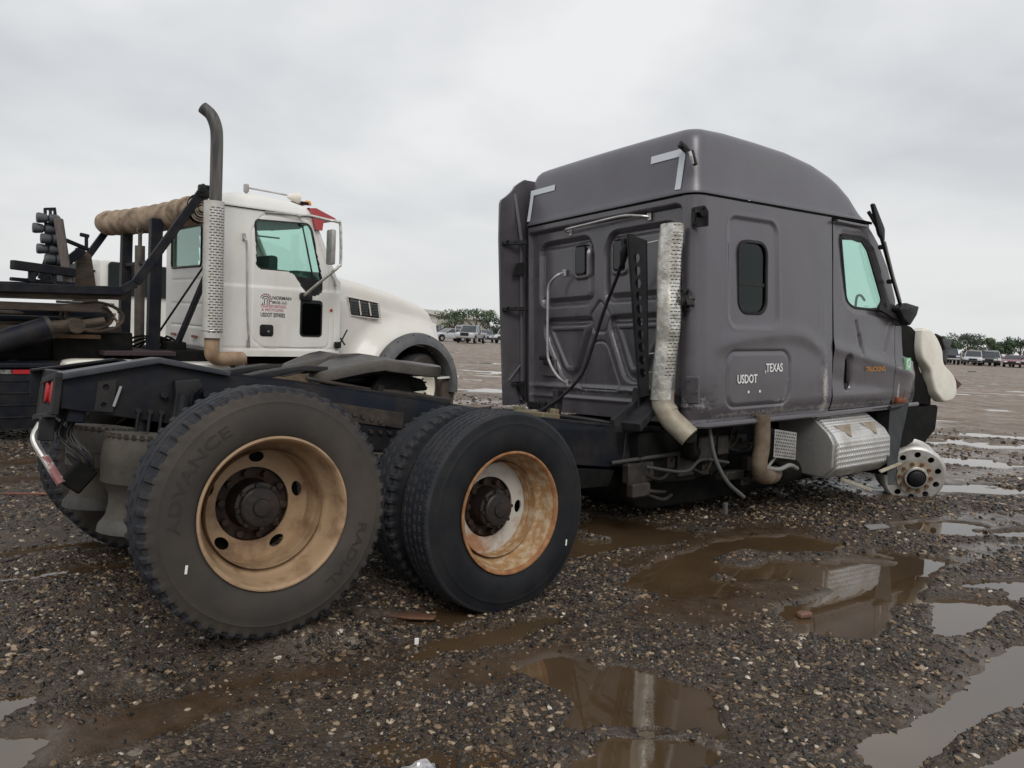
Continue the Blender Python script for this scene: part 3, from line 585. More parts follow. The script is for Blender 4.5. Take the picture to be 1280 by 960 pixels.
win(rpoly(DWIN,.06),WID-.035,M_gg,'window_pane',door)
# luggage hatch skin plate sits in its groove
hx=np.linspace(.355,1.125,60); hz_=np.linspace(.065,.465,40); X,Z=np.meshgrid(hx,hz_,indexing='ij'); d=sdr(X,Z,.357,1.123,.067,.463,.09)
Y=taper(Z)-relief_side(X,Z)-.006+.010*ss(-.014,0,d); cdd=(d[:-1,:-1]+d[1:,:-1]+d[1:,1:]+d[:-1,1:])/4; V,F,us_=gridm(X,Y,Z,cdd<0)
hsc=(.30*np.exp(-((X-1.08)/.025)**2)*ss(.36,.1,Z)+.38*np.exp(-((X-.98)/.12)**2-((Z-.085)/.018)**2)).reshape(-1)[us_]
hatch=part('luggage_hatch',(V,F),M_gray,GT,GC,attrs={'scuff':hsc},ang=50)
def decal(txt,x,z,size,m,parent,frame,y=-.004,bold=True,sx=1.,name='lettering',depth=.0008,tilt=0.):
    V,F=text_geo(txt,size,bold,depth,sx); c,s=math.cos(tilt),math.sin(tilt); A=np.stack([x+V[:,0]*c-V[:,1]*s,y-V[:,2],z+V[:,0]*s+V[:,1]*c],-1)
    return part(name,(A,F),m,parent,frame,smooth=False)
def hatch_y(x,z): return float((taper(np.array([z]))-relief_side(np.array([x]),np.array([z])))[0]-.006)
decal(',TEXAS',.795,.315,.092,M_wlet,hatch,GC,hatch_y(.95,.34)-.007,sx=.80); decal('USDOT',.455,.235,.092,M_wlet,hatch,GC,hatch_y(.55,.26)-.007,sx=.80)
for a in (.60,.74): part('paint_chip_mark',box((a,hatch_y(a,.16)-.004,.165),(.022,.006,.02),.003),M_wlet,hatch,GC)
decal('TRUCKING',2.27,.285,.062,M_olet,door,GC,-.012,sx=1.10)
st=part('inspection_sticker',prism(rrect(2.97,3.06,.285,.40,.008),-.022,.010),M_grn,GT,GC,smooth=False)
part('sticker_ring',prism(circ(3.015,.345,.034,16,.042),-.0255,-.0225,holes=[circ(3.015,.345,.024,16,.031)]),M_wlet,st,GC,smooth=False)
# roof fairing
def topz(x): return np.interp(x,[-.1,.15,.45,.8,1.2,1.57,1.8,1.94,2.1,2.23,2.32,2.42],[2.125,2.14,2.15,2.14,2.12,2.07,2.01,1.955,1.86,1.73,1.65,1.63])
def plan(inset,n=None):
    # rounded plan rectangle of the roof, front end pulled in
    x0,x1,y0,y1=inset,2.40-inset*.3,inset+.028,WID-.028-inset; r=max(.13-inset*.2,.05); o=[]
    for cx,cy,a in ((x0+r,y0+r,180),):
        pass
    def arc(cx,cy,a0,a1,k):
        for t in np.linspace(math.radians(a0),math.radians(a1),k): o.append((cx+r*math.cos(t),cy+r*math.sin(t)))
    for x in np.linspace(x1,x0+r,60)[:-1]: o.append((x,y0))
    arc(x0+r,y0+r,270,180,12)
    for y in np.linspace(y0+r,y1-r,60)[1:-1]: o.append((x0,y))
    arc(x0+r,y1-r,180,90,12)
    for x in np.linspace(x0+r,x1,60)[1:]: o.append((x,y1))
    return np.array(o)
RZ0=1.622
rings=[(-.012,-.004),(-.014,.02),(-.006,.06),(.0,.12),(.008,.25),(.018,.42),(.027,.58),(.036,.72),(.047,.82),(.062,.89),(.086,.94),(.125,.973),(.19,.99),(.34,1.0),(.60,1.006),(.85,1.01),(1.0,1.01)]
def crown(x,y): return topz(x)-.012*((y-WID/2)/(WID/2))**2
rowsV=[];scs=[]
for ins,hf in rings:
    P=plan(ins); z=RZ0+hf*(crown(P[:,0],P[:,1])-RZ0); z=np.maximum(z,RZ0-.01) if hf>.01 else z
    rowsV.append(np.stack([P[:,0]+(.02*hf if 0 else 0),P[:,1],z],-1)); scs.append(.25*ss(.7,1,hf)*fbm(P[:,0]*3,P[:,1]*3,3,3)+.15*np.exp(-((P[:,1]-.05)/.08)**2-((P[:,0])/.08)**2))
R_=np.array(rowsV); V,F,us_=gridm(R_[...,0],R_[...,1],R_[...,2],flip=False)
roof=part('roof_fairing',(V,F),M_grayroof,GT,GC,attrs={'scuff':np.array(scs).reshape(-1)[us_]},ang=60)
g=G(); P=plan(.004); g.add(*tube([(x,y,1.612) for x,y in P],.010,6)); part('roof_gasket',g,M_void,GT,GC)
def roofback(y,z):
    hf=(z-RZ0)/(crown(np.array([.1]),np.array([y]))[0]-RZ0); return float(np.interp(hf,[h for i,h in rings[:12]],[i for i,h in rings[:12]]))
def tape(pts,w):
    g=G(); V=[];n=14
    (y0,z0),(y1,z1)=pts; dy,dz=y1-y0,z1-z0; L=math.hypot(dy,dz); ny,nz=-dz/L*w/2,dy/L*w/2
    for i in range(n+1):
        t=i/n; y=y0+dy*t; z=z0+dz*t
        for s in (-1,1):
            V.append((roofback(y+ny*s,z+nz*s)-.006,y+ny*s,z+nz*s))
    return g.add(V,[(2*i,2*i+1,2*i+3,2*i+2) for i in range(n)])
g=tape([(.47,1.925),(.135,1.925)],.056); g.join(tape([(.160,1.90),(.178,1.655)],.056)); part('reflective_tape',g,M_wtape,roof,GC,smooth=False)
g=tape([(1.61,1.915),(1.955,1.915)],.050); g.join(tape([(1.93,1.89),(1.95,1.66)],.046)); part('reflective_tape',g,M_wtape,roof,GC,smooth=False)
# brackets left where the right side extender was torn off
def bracket(y,z,w,h,frame=GC,x=-.02,spread=1):
    g=G(); g.add(*prism(rpoly([(y-w/2,z-h/2),(y+w/2,z-h*.45),(y+w/2,z+h*.5),(y-w*.3,z+h*.5),(y-w/2,z+h*.2)],.012),x-.008,x,'yz'))
    g.add(*bar((x-.01,y,z),(x-.09,y-w*.35,z+.02),.035,.012)); g.add(*bar((x-.05,y,z-.03),(x-.10,y-w*.3,z+.03),.01,.04))
    for a,b in ((-.35,-.35),(.35,-.3),(.35,.38),(-.2,.38)): g.add(*hexn((x-.006,y+a*w,z+b*h),(-1,0,0),.010,.012))
    return g
part('extender_bracket',bracket(-.025,1.43,.15,.15,x=.0),M_plas,GT,GC); 
g=G(); g.add(*bar((-.01,.10,.80),(-.10,-.04,.86),.05,.03)); g.add(*bar((-.02,.10,.74),(-.12,-.02,.92),.014,.03)); g.add(*bar((-.08,.03,.92),(-.13,-.06,.80),.05,.014)); g.add(*box((-.02,.11,.78),(.03,.10,.03),.006))
for a in range(5): g.add(*hexn((-.11-.01*(a%2),-.05+.025*a,.80+.028*a),(-.3,-1,0),.012,.016))
part('extender_bracket',g,M_plas,GT,GC)
g=G(); g.add(*box((-.01,.02,.20),(.02,.12,.20),.008)); g.add(*hexn((-.02,.055,.27),(-1,0,0),.012,.012)); g.add(*hexn((-.02,-.02,.19),(-1,0,0),.012,.012)); part('extender_bracket',g,M_gray,GT,GC,attrs={'scuff':np.full(sum(len(v) for v in g.v),.03)})
g=G(); g.add(*bar((.02,.12,1.93),(-.05,.13,1.97),.02,.05)); g.add(*bar((-.03,.13,1.97),(-.02,.05,1.90),.025,.02)); g.add(*bar((-.01,.05,1.91),(.0,.02,1.80),.02,.03)); part('roof_bracket',g,M_plas,GT,GC)
g=G(); g.add(*tube([(-.02,.055,1.90),(-.035,.03,1.86),(-.02,.03,1.81)],.012,8)); part('bracket_clip',g,M_steel,GT,GC)
# left side extender, seen from its inner face
ext=[(.06,2.09),(-.02,2.06),(-.10,1.96),(-.19,1.87),(-.235,1.855),(-.25,1.5),(-.235,.8),(-.21,-.01),(-.06,-.03),(.06,-.03)]
g=G(); k=20
V=[];zz=np.linspace(-.02,2.06,60)
def xe(z): return float(np.interp(z,[-.02,.8,1.5,1.84,1.87,1.94,2.0,2.06],[-.215,-.24,-.255,-.245,-.20,-.11,-.07,.03]))
for z in zz:
    a=xe(z); 
    for j in range(9):
        t=j/8; V.append((.35+(a-.35)*t,WID+.005-.015*t*t+.004*math.sin(z*9),z))
for z in zz:
    a=xe(z)
    for j in range(9):
        t=j/8; V.append((.35+(a-.35)*t,WID+.03-.015*t*t,z))
n=9*len(zz); F=[(i*9+j,i*9+j+1,(i+1)*9+j+1,(i+1)*9+j) for i in range(len(zz)-1) for j in range(8)]; F+= [tuple(n+q for q in f[::-1]) for f in F]
F+= [(i*9+8,(i+1)*9+8,n+(i+1)*9+8,n+i*9+8) for i in range(len(zz)-1)]
g.add(V,F); extd=part('side_extender',g,M_gray,GT,GC,attrs={'scuff':np.zeros(len(V))},ang=50)
g=G(); g.add(*bar((-.02,WID-.02,.02),(-.02,WID-.02,1.5),.03,.035)); g.add(*bar((-.02,WID-.02,1.5),(-.08,WID+.0,1.92),.03,.03)); g.add(*bar((-.04,WID-.03,.35),(-.16,WID,.20),.02,.02)); part('edge_channel',g,M_gray,extd,GC,attrs={'scuff':np.zeros(sum(len(v) for v in g.v))})
for z in (1.46,.86):
    g=G(); g.add(*bar((-.23,WID-.02,z),(-.02,WID-.10,z+.01),.03,.035)); 
    for a in (-.20,-.12,-.04): g.add(*hexn((a,WID-.06,z+.015),(-.2,-1,0),.012,.02))
    part('extender_bracket',g,M_plas,extd,GC)
g=G(); g.add(*prism([(-.10,.20),(-.01,.20),(-.01,.02),(-.06,.10)],WID-.06,WID-.045)); g.add(*bar((-.14,WID-.03,.19),(0,WID-.05,.19),.03,.012)); part('extender_bracket',g,M_plas,extd,GC)
g=G(); g.add(*prism([(-.10,1.28),(-.01,1.30),(-.01,1.18),(-.14,1.17)],WID-.06,WID-.045)); part('extender_bracket',g,M_plas,extd,GC)
g=G(); g.add(*box((-.02,1.96,-.02),(.03,.035,.06),.004)); part('white_clip',g,M_wlet,GT,GC)
g=G(); g.add(*bar((-.01,1.78,-.01),(-.01,1.98,-.01),.05,.05)); g.add(*box((-.02,1.72,-.02),(.05,.06,.10),.01)); part('mount_bracket',g,M_plas,GT,GC)
# rear window slots, grab rails, cable
for a,b in ((1.225,1.335),(.775,.875)): part('rear_window_slot',prism(rrect(a,b,1.14,1.36,.02),-.02+.045,.035+.02,'yz'),mat('dark_slot_glass',(.012,.013,.015),.15,spec=.5),GT,GC,smooth=False)
def grab(path,r,m,name='grab_rail'):
    g=G(); g.add(*tube(smooth_path(path,6),r,10)); p=path
    for q in (p[0],p[-1]): g.add(*box((q[0]+.01,q[1],q[2]),(.02,.03,.06),.005)); g.add(*hexn((q[0],q[1],q[2]+.018),(-1,0,0),.008,.01))
    return part(name,g,m,GT,GC)
grab([(.02,1.49,1.16),(-.045,1.51,1.13),(-.055,1.60,1.05),(-.055,1.615,.9),(-.055,1.62,.5),(-.05,1.60,.38),(-.04,1.50,.26),(.02,1.46,.20)],.0125,M_steel)
grab([(.03,1.42,1.50),(-.03,1.40,1.515),(-.04,1.10,1.525),(-.04,.72,1.535),(-.03,.55,1.515),(.02,.49,1.505)],.011,M_steel)
g=G(); g.add(*box((-.0,1.72,.42),(.06,.13,.04),.01)); g.add(*box((-.01,1.68,.38),(.05,.08,.05),.01)); part('rear_latch',g,M_plas,GT,GC)
g=G(); g.add(*box((.03,1.70,.33),(.03,.20,.16),.01)); part('latch_recess',g,M_gray,GT,GC,attrs={'scuff':np.zeros(sum(len(v) for v in g.v))})
# air-line cable
g=G(); g.add(*tube(smooth_path([(-.20,.53,1.22),(-.16,.63,1.08),(-.15,.80,.80),(-.17,.93,.48),(-.20,1.02,.28),(-.28,1.18,.10),(-.42,1.36,-.06),(-.60,1.30,-.16)],8),.014,8)); part('air_line',g,M_plas,GT,GC)
g=G(); g.add(*tube([(-.20,.50,1.28),(-.20,.53,1.22),(-.18,.57,1.13)],[.03,.036,.018],10)); g.add(*box((-.20,.53,1.30),(.05,.03,.06),.008)); part('line_connector',g,M_plas,GT,GC)
# punched stand plate
def interp(a,b,t): return (a[0]+(b[0]-a[0])*t,a[1]+(b[1]-a[1])*t)
hol=[]
for i in range(10):
    t=.14+i*.088; c=interp((.375,1.31),(.30,.25),t); hol.append(circ(c[0]-.005,c[1],.030,14,.036))
g=G(); g.add(*prism([(.46,1.35),(.27,1.28),(.245,.16),(.33,.14)],-.24,-.225,'yz',holes=hol,bev=0)); g.add(*prism([(.462,1.35),(.452,1.35),(.325,.14),(.335,.14)],-.245,-.17,'yz')); part('punched_stand_plate',g,M_plas,GT,GC,ang=30)
for a_,b_ in (((-.22,.30,.32),(-.15,.20,.34)),((-.22,.30,.46),(-.15,.20,.47)),((-.22,.30,1.26),(-.10,.12,1.30))): part('stack_stay_rod',bar(a_,b_,.012,.012),M_steel,GT,GC)
# exhaust stack: half slotted shield, crumpled
def stack():
    nz,na=200,60; V=[];keep=[]; z0,z1=.13,1.38
    zz=np.linspace(z0,z1,nz); aa=np.linspace(0,2*PI,na+1)
    Zg,Ag=np.meshgrid(zz,aa,indexing='ij'); r=.086*(1+.05*(fbm(Ag*1.5+4,Zg*6,3,3)-.5)*2)
    cy=np.interp(Zg,[.13,1.38],[.178,.10]); cy=cy+.012*np.sin(Zg*7)
    r=r*(1-.16*np.exp(-((Zg-.95)/.10)**2)*np.clip(np.cos(Ag-3.6),0,1))*(1-.12*np.exp(-((Zg-.55)/.07)**2)*np.clip(np.cos(Ag-4.2),0,1))
    X=-.15+r*np.sin(Ag)*1.0; Y=cy+r*np.cos(Ag)
    row=(np.arange(nz-1)%4==0)[:,None]; am=(aa[:-1]+aa[1:])/2; sl=(((np.arange(na)[None,:]+2*(np.arange(nz-1)[:,None]//4%2))%4)>0)
    slot=row&sl&((am>PI*.84)&(am<PI*1.24))[None,:]
    slot&=~(np.arange(nz-1)<26)[:,None]
    return gridm(X,Y,Zg,~slot)
V,F,_=stack(); sh=part('exhaust_shield',(V,F),M_chr,GT,GC,ang=60)
g=G(); g.add(*tube([(-.15,.176,.14),(-.15,.105,1.32)],.062,20)); part('inner_pipe',g,M_soot,sh,GC)
el=smooth_path([(-.15,.178,.20),(-.15,.175,.09),(-.14,.12,.0),(-.12,.04,-.07),(-.09,-.02,-.13)],6)
g=G(); g.add(*tube(el,.080,24)); elb=part('exhaust_elbow',g,M_pipe,GT,GC)
g=G(); V,F=tube([(-.143,.155,.045),(-.137,.135,.02)],.084,24); g.add(V,F); part('clamp_ring',g,M_pipe,elb,GC)
g=G(); g.add(*tube([(-.09,-.01,-.12),(-.03,.05,-.19),(.15,.2,-.28),(.5,.35,-.32)],.060,16)); part('under_exhaust_pipe',g,M_void,GT,GC)
# windshield, pillars, front
g=G(); g.add([(2.29,.10,1.585),(2.64,.07,1.2),(2.86,.06,.80),(2.86,WID-.06,.80),(2.64,WID-.07,1.2),(2.29,WID-.10,1.585),(2.42,WID/2,1.60),(2.78,WID/2,1.2),(3.02,WID/2,.80)],[(0,1,7,6),(1,2,8,7),(6,7,4,5),(7,8,3,4)]); part('windshield',g,M_cg,GT,GC,ang=80)
for s in (0,1):
    yy=.055 if s==0 else WID-.055; g=G()
    g.add(*tube([(2.31,yy,1.60),(2.50,yy,1.42),(2.66,yy,1.2),(2.84,yy,.83)],.028,8))
    part('windshield_pillar',g,M_gray,GT,GC,attrs={'scuff':np.zeros(sum(len(v) for v in g.v))})
g=G(); g.add(*bar((2.20,WID/2,1.60),(2.40,WID/2,1.60),WID-.1,.05)); part('windshield_header',g,M_gray,GT,GC,attrs={'scuff':np.zeros(sum(len(v) for v in g.v))})
g=G(); g.add(*tube(smooth_path([(2.27,-.01,1.70),(2.33,-.03,1.62),(2.41,-.05,1.50),(2.57,-.06,1.20),(2.77,-.06,.88)],5),.016,8)); g.add(*box((2.46,-.03,1.40),(.04,.05,.04),.01)); g.add(*box((2.62,-.03,1.10),(.04,.05,.04),.01)); part('mirror_mount_rail',g,M_plas,GT,GC)
g=G(); g.add(*tube([(2.42,-.085,1.44),(2.58,-.085,1.14),(2.72,-.085,.92)],.010,8)); part('chrome_trim_rod',g,M_steel,GT,GC)
g=G(); g.add(*prism(rpoly([(2.25,1.76),(2.29,1.77),(2.47,1.56),(2.47,1.44),(2.38,1.50)],.02),-.06,-.03,bev=.008)); part('mirror_arm_base',g,M_plas,GT,GC)
sm=part('mirror_stub',prism(rpoly([(2.66,.85),(2.78,.91),(3.02,.88),(2.98,.80),(2.86,.70),(2.74,.76)],.02),-.11,-.02,bev=.012),M_plas,GT,GC)
g=G(); g.add(*bar((2.44,-.03,.86),(2.84,-.05,.74),.03,.05)); part('mirror_stub_arm',g,M_plas,sm,GC)
# inside: seat, dash, wheel
g=G(); g.add(*box((2.45,1.0,.55),(.5,1.9,.35),.06)); g.add(*box((2.72,1.0,.74),(.25,1.85,.26),.05)); part('dashboard',g,M_int,GT,GC)
g=G(); V,F=tube([(math.cos(t)*.20,math.sin(t)*.20,0) for t in np.linspace(0,2*PI,33)],.014,8,False); R=Matrix.Rotation(-.9,3,'Y'); V=V@np.array(R).T+np.array((2.36,1.45,.85)); g.add(V,F); g.add(*bar((2.36,1.45,.85),(2.6,1.45,.70),.05,.05)); g.add(*bar((2.36,1.26,.85),(2.36,1.64,.85),.03,.02)); part('steering_wheel',g,M_int,GT,GC)
part('grab_arc',tube(smooth_path([(2.62,.30,.80),(2.60,.28,.90),(2.66,.30,.985),(2.80,.34,1.0),(2.9,.36,.96)],6),.012,8),M_int,GT,GC)
for y in (.5,1.5):
    g=G(); g.add(*box((1.65,y,.25),(.5,.5,.2),.06)); g.add(*box((1.42,y,.62),(.16,.46,.62),.06)); part('seat',g,M_int,GT,GC)
g=G(); g.add(*box((1.6,WID/2,.02),(2.9,1.95,.05),.0)); g.add(*box((1.60,WID/2,.9),(.04,1.98,1.3),0)); part('floor_and_partition',g,M_int,GT,GC,smooth=False)
# front remains
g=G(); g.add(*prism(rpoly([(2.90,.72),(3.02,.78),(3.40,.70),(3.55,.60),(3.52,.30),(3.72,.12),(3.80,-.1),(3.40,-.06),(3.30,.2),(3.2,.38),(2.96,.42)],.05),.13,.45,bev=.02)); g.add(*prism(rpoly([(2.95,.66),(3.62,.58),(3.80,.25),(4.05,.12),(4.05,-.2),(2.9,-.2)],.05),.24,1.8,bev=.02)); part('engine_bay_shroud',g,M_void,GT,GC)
part('surge_tank',prism(rpoly([(3.501, 0.693), (3.684, 0.679), (3.807, 0.591), (3.917, 0.477), (3.942, 0.336), (4.143, 0.233), (4.238, 0.154), (4.265, 0.001), (4.159, -0.062), (3.981, -0.071), (3.802, 0.035), (3.727, 0.169), (3.688, 0.267), (3.517, 0.375), (3.478, 0.494)],.05,4),.05,.17,bev=.028),M_cream,GT,GC@Matrix.Translation((-.05,0,0)),ang=60)
g=G(); g.add(*tube([(3.80,.1,.62),(3.90,.1,.60),(3.98,.1,.48)],.020,8)); g.add(*tube(smooth_path([(3.92,.15,.34),(4.05,.18,.46),(4.25,.22,.52),(4.40,.25,.55)],5),[.10]*6+[.07]*5+[.045]*5,10)); part('torn_front_trim',g,M_plas,GT,GC)
g=G(); g.add(*prism([(4.15,.22),(4.42,.10),(4.18,.0)],.1,.3)); part('broken_bracket',g,mat('dark_red_bracket',(.07,.03,.025),.6),GT,GC)
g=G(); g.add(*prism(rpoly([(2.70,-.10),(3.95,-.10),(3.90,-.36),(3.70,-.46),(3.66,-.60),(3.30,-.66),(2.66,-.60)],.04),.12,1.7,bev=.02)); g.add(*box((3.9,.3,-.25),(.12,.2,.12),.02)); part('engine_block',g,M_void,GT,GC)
g=G(); g.add(*box((2.93,.015,.0),(.15,.05,.06),.018)); g.add(*box((3.02,.02,-.01),(.08,.04,.05),.015)); g.add(*tube([(2.95,-.012,.02),(2.985,-.012,.10)],.004,6)); part('marker_lamp',g,M_amb,GT,GC)
# splash panel in front of the tank
g=G(); V=[]
for i in range(12):
    t=i/11; z=-.03-.69*t
    for j in range(7):
        u=j/6; V.append((2.58-.22*t+u*(.38-.26*t), -.08-.13*t+.03*math.sin(u*5+t*2)+.05*u,z))
g.add(V,[(i*7+j,i*7+j+1,(i+1)*7+j+1,(i+1)*7+j) for i in range(11) for j in range(6)])
g.add(*tube([(2.58,-.07,-.05),(2.98,-.03,-.04)],.02,8)); part('splash_panel',g,mat('dirty_rubber_panel',(.014,.016,.018),.65,col2=(.034,.036,.036),scale=5,amt=.8,streak=(2,2,.5)),GT,GC)
# side tank / battery box of tread plate
sec=[(.42,-.03),(.12,-.04),(-.09,-.22),(-.14,-.30),(-.13,-.52),(-.02,-.61),(.42,-.58)]
xl=[1.30,1.44]; g=G()
def tsec(x,k=1.): return [(x,y,z) for y,z in sec]
def xr(y,z): return 2.40+.10*(-z) + (.05 if y<0 else 0)
def xlft(y,z): return 1.635
Vt=[(xlft(y,z),y,z) for y,z in sec]+[(xr(y,z),y,z) for y,z in sec]; n=len(sec)
bm=bmesh.new(); vs=[bm.verts.new(v) for v in Vt]
for i in range(n): bm.faces.new([vs[i],vs[(i+1)%n],vs[n+(i+1)%n],vs[n+i]])
bm.faces.new(vs[:n][::-1]); bm.faces.new(vs[n:]); bmesh.ops.recalc_face_normals(bm,faces=bm.faces)
bmesh.ops.bevel(bm,geom=list(bm.edges),offset=.012,segments=2,affect='EDGES',profile=.5); bm.verts.index_update()
box_=part('tread_plate_box',(np.array([v.co for v in bm.verts]),[[v.index for v in f.verts] for f in bm.faces]),M_plate,GT,GC,ang=40); bm.free()
g=G(); g.add(*prism(rpoly([(.415,-.04),(.13,-.05),(-.07,-.22),(-.115,-.30),(-.105,-.51),(-.01,-.595),(.415,-.57)],.02),1.595,1.628,'yz',bev=.01)); part('box_end_cap',g,M_alu,box_,GC)
for x in (1.86,2.27):
    g=G(); g.add(*prism([(x-.12,-.165),(x+.12,-.165),(x,-.26)],-.02,-.005)); V=g.v[0]; V[:,1]=-.030-(V[:,2]+.165)*-.95-.008+(V[:,1]+.02); part('torn_flap',g,mat('beige_exposed_foam',(.30,.25,.19),.8,col2=(.16,.12,.09),scale=12,amt=.8),box_,GC)
g=G(); g.add(*bar((2.30,-.14,-.60),(2.56,-.20,-.54),.035,.015,upv=(0,-.6,1))); part('loose_strap',g,M_pipe,GT,GC)
g=G(); g.add(*bar((1.92,.02,-.64),(2.12,-.16,-.74),.07,.03)); part('hanging_step_bracket',g,M_pipe,GT,GC)
# perforated step
V=[];nx,nz=26,18; keepm=np.ones((nx-1,nz-1),bool)
X,Z=np.meshgrid(np.linspace(.92,1.22,nx),np.linspace(-.14,-.36,nz),indexing='ij'); 
ii,jj=np.meshgrid(np.arange(nx-1),np.arange(nz-1),indexing='ij'); keepm=~(((ii+(jj//2%2))%2==1)&(jj%2==1)&(ii>0)&(ii<nx-2)&(jj<nz-2))
Y=X*0-.02; Z=Z-.16*(X-.92); X=X-.25*(-.14-Z)*.3
V,F,_=gridm(X,Y,Z,keepm); g=G(); g.add(V,F); part('perforated_step',g,M_alu,GT,GC,smooth=False)
part('step_backing',prism([(.90,-.13),(1.22,-.19),(1.15,-.42),(.85,-.35)],.01,.03),M_void,GT,GC)
g=G(); g.add(*tube(smooth_path([(.86,.05,-.44),(1.0,.0,-.47),(1.15,.0,-.45),(1.33,.05,-.50)],5),.018,10)); g.add(*tube([(.84,.02,-.48),(1.0,.02,-.36)],.012,8)); part('tank_hose',g,mat('dull_hose',(.2,.195,.18),.6),GT,GC)
g=G(); g.add(*tube(smooth_path([(.78,.0,-.02),(.78,.0,-.25),(.75,.0,-.40),(.81,.02,-.50),(1.0,.06,-.53),(1.25,.2,-.54)],6),.062,20)); part('brown_exhaust_pipe',g,M_brown,GT,GC)
g=G(); g.add(*tube([(1.2,.2,-.55),(2.0,.35,-.58)],.10,20)); part('particulate_canister',g,M_void,GT,GC)
g=G(); g.add(*tube(smooth_path([(.27,.1,-.10),(.28,.05,-.32),(.36,.0,-.50),(.52,-.03,-.63)],6),.015,10)); g.add(*box((.34,0,-.70),(.03,.03,.09),.005)); part('dangling_hose',g,mat('gray_hose',(.07,.07,.07),.6),GT,GC)
g=G(); g.add(*tube([(-.5,.35,-.32),(.1,.2,-.28)],.015,8)); g.add(*tube(smooth_path([(-.3,.2,-.35),(0,.1,-.40),(.25,.15,-.34),(.5,.1,-.38)],5),.012,8)); part('brake_lines',g,mat('gray_line',(.035,.034,.032),.7),GT,GC)
# undercarriage in the dark
for q in range(16):
    a=RNG.random(6); g=G(); x_=-.35+2.2*a[0]; z_=-.22-.36*a[1]
    g.add(*box((x_,.40-.2*a[2],z_),(.08+.2*a[3],.08,.06+.14*a[4]),.012)); g.add(*tube(smooth_path([(x_,.3,z_),(x_+.15,.22,z_-.1*a[5]),(x_+.35,.3,z_+.1-.2*a[1])],4),.012,6)); g.add(*hexn((x_,.30,z_+.02),(0,-1,0),.015,.03))
    part('underbody_fitting',g,M_fit,GT,GC)
part('underbody_shade_fill',prism(rpoly([(-.38,-.10),(2.70,-.12),(2.66,-.62),(1.7,-.76),(.7,-.78),(.0,-.76),(-.26,-.60)],.08),.52,1.75,bev=.03),M_void,GT,GC)  # black bulk added to stand in for deep shade under the cab
g=G(); g.add(*tube([(1.0,1.0,-.42),(1.5,1.0,-.40),(2.0,1.0,-.30),(2.9,1.0,-.15)],[.16,.22,.28,.34],24)); g.add(*tube([(-.4,1.03,-.38),(1.0,1.03,-.42)],.06,16)); part('gearbox_and_driveshaft',g,M_void,GT,GC)
for y,x0,x1,z in ((.62,-.40,.25,-.46),(1.6,-.3,.6,-.45),(.75,.2,.85,-.60)):
    g=G(); V,F=lathe([(0,0),(.09,.01),(.125,.05),(.13,.1),(.13,x1-x0-.1),(.125,x1-x0-.05),(.09,x1-x0-.01),(0,x1-x0)],24,'x',1,(x0,y,z)); g.add(V,F); part('air_tank',g,M_void,GT,GC)
g=G(); g.add(*prism(rpoly([(-.30,-.12),(.75,-.12),(.72,-.45),(.3,-.52),(-.1,-.50),(-.28,-.40)],.03),.28,.60,bev=.01)); part('undercab_bracket_mass',g,M_void,GT,GC)
g=G(); g.add(*tube([(3.02,0.1,-.68),(3.02,1.95,-.72)],.06,12)); g.add(*bar((2.3,.5,-.5),(3.6,.5,-.5),.09,.05)); g.add(*bar((2.3,1.55,-.5),(3.6,1.55,-.5),.09,.05)); part('front_axle',g,M_void,GT,GC)
for q,(a,b) in enumerate(((-.2,-.4),(.05,-.36),(.45,-.45))):
    g=G(); g.add(*box((a,.30,b),(.08,.06,.09),.01)); g.add(*hexn((a,.27,b+.02),(0,-1,0),.014,.02)); g.add(*tube([(a+.05,.3,b),(a+.15,.35,b-.06),(a+.3,.4,b)],.012,8)); part('valve_fitting',g,M_grease,GT,GC)
# ------------------------------------------------------------------ chassis, rear of the gray truck
def rail(y0,y1,name='frame_rail'):
    P=[(-1.985,.47),(-1.60,.575),(-1.30,.555),(-.9,.555),(-.2,.535),(.6,.50),(1.4,.475),(2.2,.53),(5.3,.96),(5.3,.66),(2.2,.25),(1.5,.20),(.6,.21),(-1.2,.24),(-1.45,.29),(-1.97,.33)]
    g=G(); g.add(*prism(P,y0,y1,bev=.004)); return part(name,g,M_nvy,GT,CF)
rl=rail(-.44,-.425); rail(.425,.44)
def flange(y0,y1):
    pts=[(-1.985,.475),(-1.60,.58),(-1.30,.56),(-.9,.56),(-.2,.54),(.6,.505),(1.4,.48),(2.2,.535),(5.3,.965)]; g=G()
    for a,b in zip(pts[:-1],pts[1:]): g.add(*bar((a[0],(y0+y1)/2,a[1]),(b[0],(y0+y1)/2,b[1]),abs(y1-y0),.010,0))
    return part('rail_flange',g,M_nvy,rl,CF,smooth=False)
flange(-.44,-.36); flange(.36,.44)
# long filler plates on the rear of the rail, sheet lip on top
g=G(); g.add(*prism([(-1.98,.485),(-1.60,.60),(-1.27,.572),(-1.27,.548),(-1.60,.572),(-1.98,.455)],-.475,-.30,bev=.003)); part('rail_end_cover',g,mat('scuffed_blue_black_plate',(.028,.031,.040),.42,.15,col2=(.10,.10,.11),scale=5,amt=.5),GT,CF)
g=G()
for x in (-1.9,-1.15,-.5,.45,1.15,1.7): g.add(*box((x,0,.38 if x<1.5 else .36),(.07,.84,.22),.006))
part('crossmembers',g,M_nvy,GT,CF)
g=G(); g.add(*prism([(-1.84,.46),(-1.765,.48),(-1.765,.33),(-1.84,.33)],-.452,-.444,holes=[circ(-1.805,.44,.014,10),circ(-1.805,.36,.012,10)])); part('hole_plate',g,M_blk,GT,CF)
g=G(); g.add(*bar((-1.745,-.455,.45),(-1.765,-.455,.355),.006,.012)); part('scraped_paint_mark',g,mat('scraped_white',(.3,.3,.3),.7),GT,CF)
